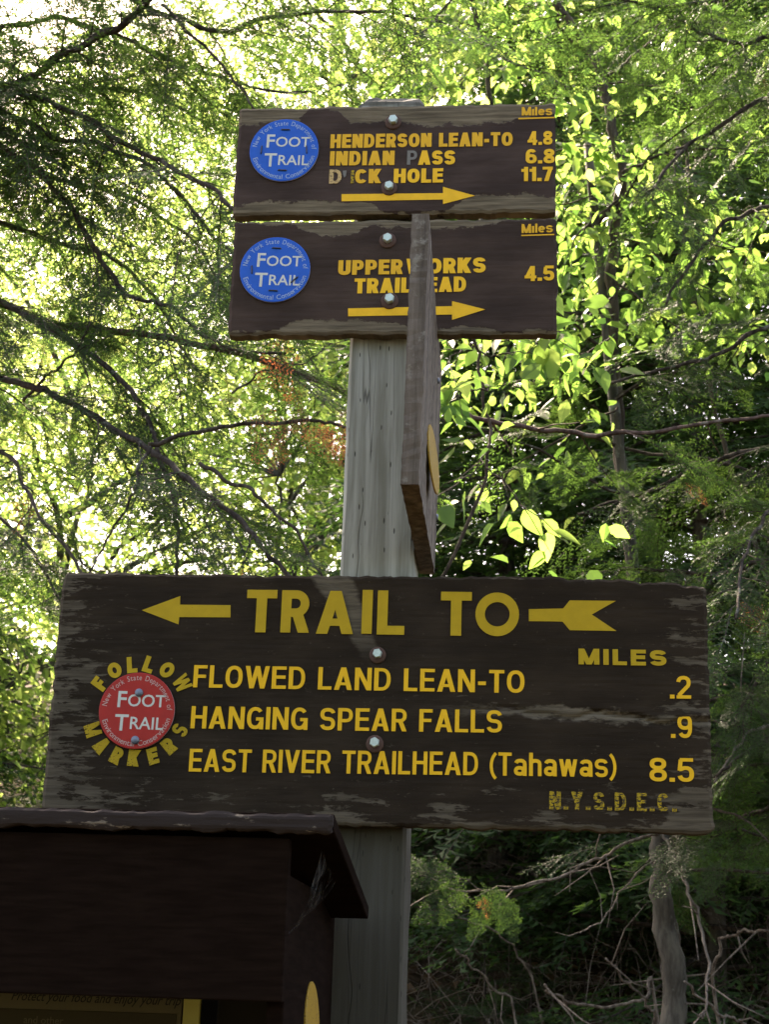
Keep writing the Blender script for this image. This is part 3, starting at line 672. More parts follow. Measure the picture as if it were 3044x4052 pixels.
def red():
    c = on_y(543, 2814, YB); r = 304 / 2 / FPX * ((c - CAM) @ RC[2]); k = .2888
    fp = lambda zx, zy: on_y(320 + zx * k, 2540 + zy * k, YB)
    o = np.array(r3.location); cc = fp(772, 950)
    for txt in ((('F', 255, 575, 56, 1.1), ('O', 460, 390, 29, 1.25), ('L', 700, 315, 7, 1.2), ('L', 932, 312, -16, 1.2), ('O', 1180, 385, -38, 1.25), ('W', 1388, 568, -58, 1.0)),
                (('M', 162, 1205, -70, 1.0), ('A', 285, 1420, -47, 1.05), ('R', 490, 1560, -25, 1.1), ('K', 725, 1590, -4, 1.1), ('E', 985, 1565, 17, 1.15), ('R', 1205, 1425, 42, 1.1), ('S', 1355, 1210, 62, .95))):
        for ch, zx, zy, ang, wide in txt:
            p = fp(zx, zy); H = .058 * .335; s_ = {'S': .23, 'W': .19, 'M': .20}.get(ch, .30); st, w = glyph(ch, s_, wide, 2.0); mb = MB()
            strokes_to_mb(mb, st, H, H, -w * H / 2, -H / 2, .0006)
            l = link('letter', mb.mesh('letter', [YP if ch in 'FOLW' else M['yellow_half']]), r3, (p[0] - o[0], -.0003, p[2] - o[2])); l.rotation_euler = (0, -math.radians(ang), 0)
    c[1] -= .0026
    d = round_marker(r3, c, r, math.radians(1.0), M['red'], [M['white'], M['white_dim_r']], M['disc_rim'])
    d['label'] = 'round red plastic foot trail marker with white print'
    for px, py in ((552, 2744), (540, 2931)):
        p = on_y(px, py, YB); nail_head(d, p[0] - c[0], p[2] - c[2], .0049)
red()

# ------------------------------------------------------------------ board nailed to the post's right side, edge towards us
def side_board():
    x0, x1 = .0455, .0650; root = empty('side_sign_board', (x0, 0, 2.12)); tag(root, 'narrow weathered board seen edge-on, nailed to the side of the post', 'sign')
    rng = np.random.default_rng(8); prof = [(-.236, 2.127), (-.236, 2.452), (-.022, 2.402), (.10, 2.395), (.10, 2.092)]
    # profile grid: n columns along y
    ys = np.linspace(-.236, .10, 26); top = np.interp(ys, [-.236, -.03, .10], [2.450, 2.404, 2.396]); bot = np.interp(ys, [-.236, .10], [2.128, 2.118]); nz = 46; mb = MB()
    V = {}
    for sx, x in ((0, x0), (1, x1)):
        G = np.zeros((26, nz, 3))
        for i in range(26):
            z = np.linspace(bot[i], top[i], nz); lean = (z - 2.12) * .012
            G[i] = np.stack([x + lean + rng.standard_normal(nz) * .00035, np.full(nz, ys[i]) + rng.standard_normal(nz) * (.0004 if i == 0 else .0002), z - 2.12], 1)
        G[..., 0] -= x0; V[sx] = G
    n = 26 * nz; i = np.arange(25)[:, None] * nz; j = np.arange(nz - 1)[None]; q = np.stack([i + j, i + j + 1, i + nz + j + 1, i + nz + j], -1).reshape(-1, 4)
    ring = np.concatenate([np.arange(nz), np.arange(1, 26) * nz + nz - 1, 25 * nz + np.arange(nz - 2, -1, -1), np.arange(24, 0, -1) * nz]); rr = np.roll(ring, -1)
    P = np.concatenate([V[0].reshape(-1, 3), V[1].reshape(-1, 3)])
    me = mesh_np('board', P, [q, q[:, ::-1] + n, np.stack([ring, ring + n, rr + n, rr], 1)], [M['board']]); link('board', me, root)
    # yellow marker on the face turned away to the right
    d = round_marker(root, (x1 + .0060, -.10, 2.203), .041, 0, M['yellow_disc'], None, M['yellow_disc'], text=False); d.rotation_euler = (math.radians(-5), 0, math.pi / 2 - math.radians(5))
    for dy, dz in ((.03, .09), (.055, -.15 + .18), (.02, .2)):
        nh = nail_head(root, x1 - x0 + .004, dz, .004); nh.location = (x1 - x0 + .003, dy, dz + .03); nh.rotation_euler = (0, 0, math.pi / 2)
side_board()

# ------------------------------------------------------------------ notice cabinet in front of the post
def kiosk():
    root = empty('notice_cabinet', (-.45, -.2, 0)); tag(root, 'dark brown wooden notice cabinet with overhanging roof below the large sign', 'cabinet'); o = np.array([-.45, -.2, 0])
    def part(name, boxes, mat, parent=root, rough=.0008, off=None):
        mb = MB()
        for c, d, R in boxes: mb.box(np.array(c) - o, d, R=R)
        me = mb.mesh(name, [mat]); ob = link(name, me, parent); bv = ob.modifiers.new('bevel', 'BEVEL'); bv.width = .0015; bv.segments = 2; return ob
    ang = math.atan2(.066, .4); Rx = np.array([[1, 0, 0], [0, math.cos(-ang), -math.sin(-ang)], [0, math.sin(-ang), math.cos(-ang)]])
    part('roof', [((-.46, -.222, 1.721), (.935, .372, .0145), Rx)], M['kiosk'])
    # worn front lip, grid mesh with chipped edge
    rng = np.random.default_rng(21); l = board('roof_lip', .935, .0165, .012, [M['kiosk_edge']], rng, root, rough=.0007, corner=.002, nx=260, nz=8); l.location = (-.46 - o[0], -.412 - o[1], 1.7485)
    part('header', [((-.425, -.392, 1.665), (.784, .018, .142), None)], M['kiosk'])
    part('side_panel', [((-.042, -.192, 1.305), (.016, .376, .80), None)], M['kiosk'])
    part('side_panel', [((-.815, -.192, 1.305), (.016, .376, .80), None)], M['kiosk'])
    part('back_panel', [((-.4285, -.012, 1.30), (.755, .014, .78), None)], M['inside'])
    part('bottom_panel', [((-.4285, -.20, .91), (.755, .36, .016), None)], M['kiosk'])
    part('support_leg', [((-.815, -.05, .43), (.07, .07, 1.0), None)], M['kiosk'])
    yp = -.10
    A = on_y(20, 3990, yp); B = on_y(719, 3990, yp)
    pn = part('notice', [(((A[0] - .25 + B[0]) / 2, yp, 1.36), (B[0] - A[0] + .25, .0012, .60), None)], M['paper'])
    z0 = on_y(400, 4003, yp)[2]; z1 = on_y(400, 4040, yp)[2]
    part('dark_band', [(((A[0] - .25 + B[0]) / 2, yp - .0012, (z0 + z1) / 2 - .02), (B[0] - A[0] + .24, .0006, z0 - z1 + .04), None)], M['band'], pn)
    p = on_y(40, 3970, yp); q = on_y(715, 3985, yp); V, T = font_mesh('Protect your food and enjoy your trip', .014, .006, .35); V[:, 0] *= (q[0] - p[0]) / V[:, 0].max()
    mb = MB(); mb.add(np.stack([V[:, 0] + p[0] - o[0], np.full(len(V), yp - .0011 - o[1]), V[:, 1] + p[2] + .0035], 1), tris=T); link('lettering', mb.mesh('lettering', [M['ink']]), pn)
    p = on_y(20, 4050, yp); V, T = font_mesh('and other', .011, .004); mb = MB(); mb.add(np.stack([V[:, 0] + p[0] + .02 - o[0], np.full(len(V), yp - .0019 - o[1]), V[:, 1] + p[2] + .001], 1), tris=T); link('lettering', mb.mesh('lettering', [M['paper']]), pn)
    e = on_y(760, 4000, yp); part('window_edge', [((e[0], yp, 1.30), (.019, .006, .74), None)], M['trim'])
    link_backing = part('divider', [(((e[0] + .012 - .05) / 2 + .001, yp + .02, 1.30), (.09, .004, .74), None)], M['inside'])
    # yellow marker on the cabinet's right side
    xs = -.034; c = on_x(668 * S, 2205 * S, xs)
    d = round_marker(root, (xs + .0002, float(np.clip(c[1], -.3, -.03)), c[2] - .005), .0425, 0, M['yellow_disc'], None, M['yellow_disc'], text=False); d.rotation_euler = (math.radians(-3), 0, math.pi / 2 - math.radians(2)); d.location.x += .002
def cobweb():
    root = [o for o in bpy.data.objects if o.name == 'notice_cabinet'][0]; o = np.array(root.location); n = 14; V = []
    for i in range(n):
        y = -.385 + .12 * i / (n - 1)
        for j in range(n):
            t = j / (n - 1); zr = 1.734 - (y + .4) * .165; V.append((-.0335 + .026 * t + .004 * math.sin(3 * t) * math.sin(i), y + .02 * t, 1.655 + .10 * (i / n) * .3 + (zr - 1.655 - .03 * i / n) * t ** 1.6 - .003))
    i = np.arange(n - 1)[:, None] * n; j = np.arange(n - 1)[None]; q = np.stack([i + j, i + j + 1, i + n + j + 1, i + n + j], -1).reshape(-1, 4)
    m = NM('cobweb'); f = m.math('MULTIPLY', m.step(m.noise(m.obj((1, 1, .5)), 60, 5, .75), .4, .8), m.step(m.noise(m.obj(), 28, 3), .42, .62)); m.fin((.42, .40, .35), .9, .0)
    tr = m.n('BsdfTransparent'); mx = m.n('MixShader'); m.set(mx.inputs[0], m.math('MULTIPLY', f, .17)); m.t.links.new(tr.outputs[0], mx.inputs[1]); m.t.links.new(m.b.outputs[0], mx.inputs[2]); m.t.links.new(mx.outputs[0], m.out.inputs[0])
    link('cobweb', mesh_np('cobweb', np.array(V) - o, [q], [m.m], smooth=True), root)
kiosk(); cobweb()

# ------------------------------------------------------------------ needle sprays and leaves (templates)
def spray(rng, L=.30, sp=.0034, nl=.0135, nw=.0030, side=12, droop=.05):
    """flat hemlock spray: axis along +x in the xy plane"""
    mb = MB(); A = []; B = []; r = []
    segs = []
    ax = lambda t: np.array([t * L, .015 * math.sin(t * 3), -droop * L * t * t])
    for k in range(6): segs.append((ax(k / 6), ax((k + 1) / 6), .0012 * (1 - k / 7)))
    for k in range(side * 2):
        t = .10 + .86 * k / (side * 2); sgn = 1 if k % 2 else -1; ln = L * (.40 * (1 - t) + .06) * rng.uniform(.75, 1.15); an = math.radians(rng.uniform(42, 60)) * sgn
        a = ax(t); mid = a + .5 * ln * np.array([math.cos(an), math.sin(an), rng.uniform(-.18, .05)]); an2 = an * .8; e = mid + .5 * ln * np.array([math.cos(an2), math.sin(an2), rng.uniform(-.22, .0)])
        segs.append((a, mid, .0008)); segs.append((mid, e, .0005))
        if ln > .07:
            for q in (.45, .7):
                c = a + (e - a) * q; s2 = rng.choice([-1, 1]); an3 = an + s2 * .8; e2 = c + ln * .38 * np.array([math.cos(an3), math.sin(an3), rng.uniform(-.15, .1)]); segs.append((c, e2, .0005))
    mb.sticks([s_[0] for s_ in segs], [s_[1] for s_ in segs], np.array([s_[2] for s_ in segs]), np.array([s_[2] * .8 for s_ in segs]), m=1)
    for a, b, _ in segs:
        d = b - a; ln = np.linalg.norm(d); d = d / ln; n = max(2, int(ln / sp)); t = (np.arange(n) + rng.random(n)) / n; P = a + d * (t * ln)[:, None]
        sd_ = np.where(np.arange(n) % 2, 1.0, -1.0); perp = np.array([-d[1], d[0], 0]); perp /= np.linalg.norm(perp) + 1e-9
        an = rng.uniform(.75, 1.25, n); dr = np.cos(an)[:, None] * d + (np.sin(an) * sd_)[:, None] * perp + np.stack([np.zeros(n), np.zeros(n), rng.uniform(-.25, .3, n)], 1)
        l = nl * rng.uniform(.65, 1.1, n); tip = P + dr * l[:, None]; w = np.cross(dr, [0, 0, 1]); w /= np.linalg.norm(w, axis=1)[:, None] + 1e-9
        w = w + np.stack([np.zeros(n), np.zeros(n), rng.uniform(-.5, .5, n)], 1); w *= nw / 2
        md = P + dr * (l * .55)[:, None]
        V = np.stack([P, md + w, tip, md - w], 1).reshape(-1, 3); b0 = np.arange(n)[:, None] * 4
        mb.add(V, quads=b0 + np.array([0, 1, 2, 3]), m=0, tint=np.repeat(rng.random(n) * .6 + t * .3, 4))
    return mb
RS = np.random.default_rng(77)
SPRAY_HI = [spray(RS, L=RS.uniform(.26, .34)) for _ in range(5)]
SPRAY_ME = [m.mesh('needle_spray', [M['needle'], M['bark_hem']]) for m in SPRAY_HI]
SPRAY_DEAD = [spray(RS, L=.2, sp=.006, side=7).mesh('dead_spray', [M['needle_dead'], M['bark_hem']]) for _ in range(2)]
def spray_lite(rng, L=.34, sp=.011, nl=.018, nw=.006, side=9):
    """cheap spray for joined foliage: one triangle a needle, flat twig strips"""
    segs = [(np.zeros(3), np.array([L * .5, .01, -.01 * L]), .0022), (np.array([L * .5, .01, -.01 * L]), np.array([L, 0, -.06 * L]), .0014)]
    for k in range(side * 2):
        t = .08 + .88 * k / (side * 2); sg = 1 if k % 2 else -1; ln = L * (.42 * (1 - t) + .07) * rng.uniform(.75, 1.2); an = math.radians(rng.uniform(40, 62)) * sg
        a = np.array([t * L, .01 * math.sin(3 * t), -.06 * L * t * t]); segs.append((a, a + ln * np.array([math.cos(an), math.sin(an), rng.uniform(-.25, .05)]), .0010))
    V = []; T = []; mt = []; tt = []; n0 = 0; Q = []
    for a, b, w in segs:
        d = b - a; ln = np.linalg.norm(d); d = d / ln; pr = np.array([-d[1], d[0], 0.]); pr /= np.linalg.norm(pr) + 1e-9
        V.append(np.array([a - pr * w, a + pr * w, b + pr * w * .6, b - pr * w * .6])); Q.append(np.array([[0, 1, 2, 3]]) + n0); n0 += 4; tt.append(np.full(4, .5))
        n = max(3, int(ln / sp)); t = (np.arange(n) + rng.random(n)) / n; P = a + d * (t * ln)[:, None]; sd_ = np.where(np.arange(n) % 2, 1., -1.); an = rng.uniform(.7, 1.25, n)
        dr = np.cos(an)[:, None] * d + (np.sin(an) * sd_)[:, None] * pr + np.stack([0 * t, 0 * t, rng.uniform(-.3, .35, n)], 1); l = nl * rng.uniform(.65, 1.15, n)
        w_ = d + np.stack([0 * t, 0 * t, rng.uniform(-.6, .6, n)], 1); V.append(np.stack([P - w_ * nw / 2, P + w_ * nw / 2, P + dr * l[:, None]], 1).reshape(-1, 3)); T.append(n0 + np.arange(3 * n).reshape(n, 3)); n0 += 3 * n; tt.append(np.repeat(rng.random(n) * .6 + t * .3, 3))
    T = np.concatenate(T); Q = np.concatenate(Q); return np.concatenate(V), T, Q, np.concatenate(tt)
SPRAY_LO = [spray_lite(RS, .34, .0085, .017, .0058, 9) for _ in range(4)]
SPRAY_FAR = [spray_lite(RS, .42, .021, .036, .0145, 6) for _ in range(4)]
SPRAY_BIG = [spray_lite(RS, .8, .060, .10, .040, 5) for _ in range(3)]
def join_templates(tpls, xf, rng, mats, name):
    """xf: list of (R*scale 3x3, t); each picks a template; joined into one mesh"""
    Vs, Ts, Qs, ts = [], [], [], []; n = 0; pick = rng.integers(0, len(tpls), len(xf))
    for k, (V, T, Q, t) in enumerate(tpls):
        idx = np.nonzero(pick == k)[0]
        if len(idx) == 0: continue
        R = np.array([xf[i][0] for i in idx]); tr = np.array([xf[i][1] for i in idx]); m = len(V); off = (n + np.arange(len(idx)) * m)[:, None, None]
        Vs.append((np.einsum('nij,vj->nvi', R, V) + tr[:, None]).reshape(-1, 3)); Ts.append((T[None] + off).reshape(-1, 3)); Qs.append((Q[None] + off).reshape(-1, 4))
        ts.append((t[None] * .75 + rng.random(len(idx))[:, None] * .25).ravel()); n += m * len(idx)
    T = np.concatenate(Ts); Q = np.concatenate(Qs)
    return mesh_np(name, np.concatenate(Vs), [T, Q], mats, np.concatenate([np.zeros(len(T)), np.ones(len(Q))]), np.concatenate(ts))

def leaf_mesh(rng, L=.062, W=.036, kind=0):
    """single ovate pointed leaf with folded midrib, stalk at origin, along +x"""
    n = 7; t = np.linspace(0, 1, n); w = W / 2 * np.sin(np.pi * np.clip(t, 0, 1) ** .72) ** .8 * (1 - .25 * t); w[0] = .0004; w[-1] = .0002
    curl = rng.uniform(-.35, -.05); z = curl * L * t ** 2; fold = .28; mb = MB()
    mid = np.stack([t * L + .012, np.zeros(n), z], 1); l = mid + np.stack([np.zeros(n), w, w * fold], 1); r = mid + np.stack([np.zeros(n), -w, w * fold], 1)
    V = np.concatenate([l, mid, r]); i = np.arange(n - 1)
    mb.add(V, quads=np.concatenate([np.stack([i, n + i, n + i + 1, i + 1], 1), np.stack([n + i, 2 * n + i, 2 * n + i + 1, n + i + 1], 1)]), tint=rng.random())
    mb.sticks([(0, 0, 0)], [(.0125, 0, 0)], .0006, .0005, m=1); return mb.mesh('leaf', [M['leaf'], M['bark_sap']], True)
LEAVES = [leaf_mesh(RS, RS.uniform(.055, .075), RS.uniform(.032, .042)) for _ in range(6)]
def leaf_cloud(P, D, N, L, W, rng, mat, name, fine=False):
    """many far leaves: folded pointed blades, joined"""
    n = len(P); D = D / (np.linalg.norm(D, axis=1)[:, None] + 1e-9); Sd = np.cross(N, D); Sd /= np.linalg.norm(Sd, axis=1)[:, None] + 1e-9; U = np.cross(D, Sd)
    L = L[:, None]; W = W[:, None]; f = rng.uniform(-.1, .35, n)[:, None]
    V = np.stack([P, P + D * L * .45 + Sd * W * .5 + U * W * f, P + D * L, P + D * L * .45 - Sd * W * .5 + U * W * f], 1)
    b = np.arange(n)[:, None] * 4; q = np.concatenate([b + np.array([0, 1, 2]), b + np.array([0, 2, 3])])
    k = 4
    if fine:
        k = 8; e = lambda a, w, sg: P + D * L * a + Sd * W * (w * sg) + U * W * (f * w * 2) - np.array([0, 0, 1.]) * L * .12 * a * a
        V = np.stack([P, e(.22, .40, 1), e(.5, .48, 1), e(.8, .22, 1), e(1, 0, 1), e(.8, .22, -1), e(.5, .48, -1), e(.22, .40, -1)], 1); b = np.arange(n)[:, None] * 8
        q = np.concatenate([b + np.array(x) for x in ([0, 1, 2], [0, 2, 4], [2, 3, 4], [0, 6, 7], [0, 4, 6], [4, 5, 6])])
    V = V.reshape(-1, 3); t = np.repeat(rng.random(n), k); mi = np.zeros(len(q)); F = [q]; mats = [mat]
    return mesh_np(name, V, F, mats, mi, t)

# ------------------------------------------------------------------ the near hemlock whose limbs cross the picture
def limb_path(px, ys, rng, wob=.0035):
    ys = np.interp(np.linspace(0, 1, len(px)), np.linspace(0, 1, len(ys)), ys)
    return smooth_path([at(p[0], p[1], y) for p, y in zip(px, ys)], 9, rng, wob)
def grow_twigs(mb, P, r, rng, every, length, t0=.08, t1=1.0, droop=.25, sprays=None, spray_step=.11, bare=.0, tipspray=True):
    """side twigs along a limb, each carrying sprays; spray transforms are appended to sprays"""
    d = np.diff(P, axis=0); seg = np.linalg.norm(d, axis=1); cum = np.concatenate([[0], np.cumsum(seg)]); tot = cum[-1]; s = tot * t0; k = 0
    while s < tot * t1:
        i = min(np.searchsorted(cum, s) - 1, len(d) - 1); i = max(i, 0); f = (s - cum[i]) / (seg[i] + 1e-9); p = P[i] + d[i] * f; T = d[i] / (seg[i] + 1e-9)
        side = np.cross(T, [0, 0, 1]); side /= np.linalg.norm(side) + 1e-9; sg = 1 if k % 2 else -1
        frac = s / tot; ln = length * rng.uniform(.45, 1.2) * (1.15 - .6 * frac)
        dr = T * rng.uniform(.35, .9) + side * sg * rng.uniform(.5, 1.0) + np.array([0, 0, rng.uniform(-.55, .25)]); dr /= np.linalg.norm(dr)
        n = 6; Q = [p]
        for q in range(n):
            dr = dr + np.array([0, 0, -droop / n]) + rng.standard_normal(3) * .10; dr /= np.linalg.norm(dr); Q.append(Q[-1] + dr * ln / n)
        Q = np.array(Q); rr = max(.0012, min(r * .35, .006) * (1 - .5 * frac)); mb.tube(Q, np.linspace(rr, .0009, n + 1), 5)
        if sprays is not None and rng.random() > bare:
            m = max(1, int(ln / spray_step))
            for q in range(m + 1):
                t = .18 + .82 * q / m; x = t * n; a = min(int(x), n - 1); pp = Q[a] + (Q[a + 1] - Q[a]) * (x - a); dd = Q[a + 1] - Q[a]; dd = dd / np.linalg.norm(dd)
                sd_ = np.cross(dd, [0, 0, 1]); sd_ /= np.linalg.norm(sd_) + 1e-9; s2 = 0 if q == m else (1 if q % 2 else -1)
                d2 = dd * .8 + sd_ * s2 * rng.uniform(.5, 1.0) + np.array([0, 0, rng.uniform(-.45, .10)]) + rng.standard_normal(3) * .12
                up = np.array([rng.uniform(-.5, .5), rng.uniform(-.6, .4), 1.0]); sprays.append((frame_from(d2, up) * rng.uniform(.5, 1.0), pp))
        s += every * rng.uniform(.6, 1.4); k += 1

def limb_tree(name, label, xy, height, limbs, forks, dead, seed, r_trunk, per_limb=22):
    rng = np.random.default_rng(seed); root_xy = np.array(xy); gz = float(hgt(*root_xy)); root = empty(name, (xy[0], xy[1], gz)); o = np.array([xy[0], xy[1], gz]); tag(root, label, 'tree')
    mb = MB(); zs = np.linspace(-.3, height, 40); P = np.stack([.05 * np.sin(zs * .9), .04 * np.cos(zs * .7), zs], 1); mb.tube(P, np.interp(zs, [-.3, .3, height], [r_trunk * 1.3, r_trunk, .03]), 14, wob=.05, rng=rng)
    link('trunk', mb.mesh('trunk', [M['bark_hem']], True), root); rest = []
    def place(sp, lo, take):
        rng.shuffle(sp)
        for R, t in sp[:take]: link('needle_spray', SPRAY_ME[rng.integers(5)], lo).matrix_local = Matrix.Translation(Vector(t - o)) @ Matrix(R.tolist()).to_4x4()
        rest.extend(sp[take:])
    for li, (px, ys, r0, r1, ev, ln, bare, bk) in enumerate(limbs):
        P = limb_path(px, ys, rng); hook = np.array([xy[0], xy[1], P[0][2] - .05]); P = np.concatenate([smooth_path([hook, P[0] * .5 + hook * .5 + [0, 0, .02], P[0]], 5)[:-1], P])
        mb = MB(); mb.tube(P, .88 * np.linspace(r0 * 1.15, r1, len(P)) * (1 + .08 * rng.standard_normal(len(P))), 9, wob=.05, rng=rng)
        sp = []; grow_twigs(mb, P, r0, rng, ev, ln, .10, 1.0, .3, sp, .085, bare)
        mb.V = [v - o for v in mb.V]; lo = link('limb', mb.mesh('limb', [M['bark_red' if bk else 'bark_hem']], True), root)
        if bk: lo['label'] = 'smooth reddish limb passing behind the post'
        place(sp, lo, per_limb)
    for px, ys, r0 in forks:
        P = limb_path(px, ys, rng, .004); mb = MB(); mb.tube(P, np.linspace(r0, r0 * .5, len(P)), 7); sp = []; grow_twigs(mb, P, r0, rng, .12, .16, .2, 1, .3, sp, .1, .6)
        mb.V = [v - o for v in mb.V]; lo = link('limb', mb.mesh('limb', [M['bark_hem']], True), root); place(sp, lo, 6)
    if rest: link('foliage', join_templates(SPRAY_LO, [(R, t - o) for R, t in rest], rng, [M['needle'], M['bark_hem']], 'foliage'), root, kind='stuff')
    for dx, dy, y in dead:
        p = at(dx, dy, y) - o; d2 = np.array([rng.uniform(-.3, 1), rng.uniform(-.5, .5), rng.uniform(-1, -.1)])
        ob = link('dead_spray', SPRAY_DEAD[rng.integers(2)], root); ob.matrix_local = Matrix.Translation(Vector(p)) @ Matrix((frame_from(d2, np.array([rng.uniform(-1, 1), -1, .4])) * rng.uniform(.35, .7)).tolist()).to_4x4()
limb_tree('hemlock_tree', 'hemlock tree whose long dark limbs fan across the left and behind the post', (-1.75, 1.75), 7.5, [
    # view pixels, depths, start radius, end radius, twig spacing, twig length, bare share, bark
    ([(-260, 330), (0, 205), (130, 125), (265, 50), (345, -10), (460, -90)], (1.75, 1.35), .0135, .008, .05, .36, .05, 0),
    ([(-260, 150), (0, 192), (150, 240), (300, 330), (430, 395), (500, 450), (560, 560)], (1.75, 1.1), .009, .004, .055, .34, .1, 0),
    ([(-260, 160), (0, 233), (120, 300), (215, 312), (330, 365), (420, 460), (500, 545), (580, 600)], (1.75, 1.7), .009, .004, .06, .32, .1, 0),
    ([(-260, 120), (0, 310), (110, 400), (220, 560), (280, 640), (360, 662), (430, 720), (520, 760), (620, 765)], (1.75, 1.5), .008, .0035, .07, .28, .15, 0),
    ([(-260, 600), (0, 655), (110, 705), (200, 706), (380, 735), (560, 775), (755, 850), (955, 885), (1050, 905), (1200, 935), (1400, 936), (1560, 910), (1720, 890)], (1.75, 1.9), .0115, .005, .17, .26, .5, 1),
    ([(-260, 800), (0, 817), (130, 862), (300, 955), (400, 1030), (500, 1105), (610, 1232), (700, 1330)], (1.75, 1.0), .010, .005, .09, .26, .15, 0),
    ([(-260, 500), (60, 680), (190, 762), (300, 870), (335, 960), (365, 1050), (382, 1150), (378, 1290)], (1.75, 1.3), .009, .004, .08, .26, .15, 0),
    ([(-260, 40), (0, 60), (140, 40), (300, 100), (420, 150), (560, 190), (680, 200)], (1.75, 2.2), .010, .004, .06, .34, .05, 0),
    ([(-260, 460), (0, 480), (110, 520), (240, 560), (330, 640), (420, 800)], (1.75, 2.3), .009, .004, .075, .34, .1, 0),
    ([(-260, 900), (0, 970), (60, 1070), (160, 1210), (260, 1330)], (1.75, 1.2), .007, .003, .09, .24, .2, 0),
    ([(-260, -60), (100, -80), (330, 20), (480, 70), (600, 30), (800, 25), (950, 45)], (1.75, 1.5), .010, .004, .06, .34, .05, 0),
    ([(-260, 1050), (0, 1120), (110, 1260), (180, 1400)], (1.75, 1.6), .006, .003, .10, .24, .15, 0),
    ([(-260, -250), (100, -260), (420, -230), (700, -180), (1000, -140)], (1.75, 1.0), .012, .004, .08, .38, .0, 0),
    ([(-260, -150), (0, -190), (300, -140), (600, -100), (900, -80), (1100, -60)], (1.75, 2.6), .012, .004, .07, .38, .0, 0),
    ([(-260, 250), (0, 330), (120, 390), (260, 420), (400, 500), (480, 620)], (1.75, 2.6), .009, .004, .07, .36, .05, 0),
    ([(-260, 20), (0, 130), (130, 190), (300, 200), (460, 270), (620, 330)], (1.75, 2.7), .009, .004, .06, .36, .05, 0)],
    [([(320, 960), (460, 925), (650, 910), (755, 922), (900, 930)], (1.35, 1.5), .0055), ([(325, 965), (300, 1040), (270, 1100), (190, 1240)], (1.3, 1.2), .004), ([(50, 868), (110, 800), (165, 755), (200, 690)], (1.6, 1.5), .004),
     ([(350, 10), (420, 80), (520, 190), (560, 250)], (1.5, 1.4), .005), ([(430, 1000), (520, 1050), (620, 1130), (700, 1250)], (1.25, 1.2), .005), ([(500, 850), (570, 800), (660, 780), (720, 740)], (1.6, 1.6), .003)],
    [(600, 900, 1.6), (640, 930, 1.7), (690, 910, 1.6), (720, 890, 1.7), (740, 940, 1.7), (540, 755, 1.6), (560, 740, 1.7), (490, 850, 1.7), (630, 830, 1.65), (580, 875, 1.7), (410, 1225, 1.6), (470, 1240, 1.5), (60, 1060, 1.6), (90, 750, 1.5), (120, 100, 1.8), (660, 880, 1.2), (615, 940, 1.15), (650, 915, 1.1), (700, 925, 1.15), (735, 905, 1.2), (560, 760, 1.15), (590, 880, 1.1)], 42, .125, 17)
limb_tree('fir_tree', 'fir tree reaching in from the right edge with grey-green boughs', (1.55, 2.3), 7.5, [
    ([(2050, 60), (1720, 70), (1600, 95), (1500, 60), (1420, 20)], (2.3, 2.0), .010, .004, .06, .36, .05, 0),
    ([(2050, 150), (1700, 200), (1560, 270), (1470, 330), (1400, 420)], (2.3, 2.0), .010, .004, .08, .34, .1, 0),
    ([(2050, -60), (1720, -40), (1560, 0), (1400, 10), (1300, -20)], (2.3, 1.8), .010, .004, .06, .36, .0, 0),
    ([(2050, 420), (1700, 440), (1590, 470), (1500, 560), (1440, 660)], (2.3, 2.1), .009, .004, .10, .30, .3, 0),
    ([(2050, 640), (1700, 690), (1560, 760), (1420, 800), (1300, 830)], (2.3, 2.3), .009, .004, .08, .32, .1, 0),
    ([(2050, 900), (1700, 960), (1540, 1000), (1400, 1060), (1250, 1110)], (2.3, 2.4), .009, .004, .07, .32, .05, 0),
    ([(2050, 1050), (1720, 1080), (1640, 1140), (1600, 1240), (1590, 1340)], (2.3, 1.5), .007, .003, .06, .22, .0, 0),
    ([(2050, 1150), (1700, 1200), (1560, 1240), (1420, 1230), (1250, 1240)], (2.3, 2.6), .009, .004, .07, .32, .05, 0),
    ([(2050, 1350), (1720, 1400), (1640, 1470), (1580, 1560)], (2.3, 2.3), .008, .004, .06, .30, .05, 0),
    ([(2050, 1550), (1720, 1580), (1620, 1620), (1550, 1680)], (2.3, 2.2), .008, .004, .06, .30, .1, 0),
    ([(2050, 1700), (1720, 1730), (1600, 1770), (1480, 1800), (1400, 1860)], (2.3, 2.8), .008, .004, .07, .30, .1, 0)],
    [], [(1480, 1040, 2.1), (1600, 1300, 1.6), (1655, 170, 2.0)], 43, .11, 20)

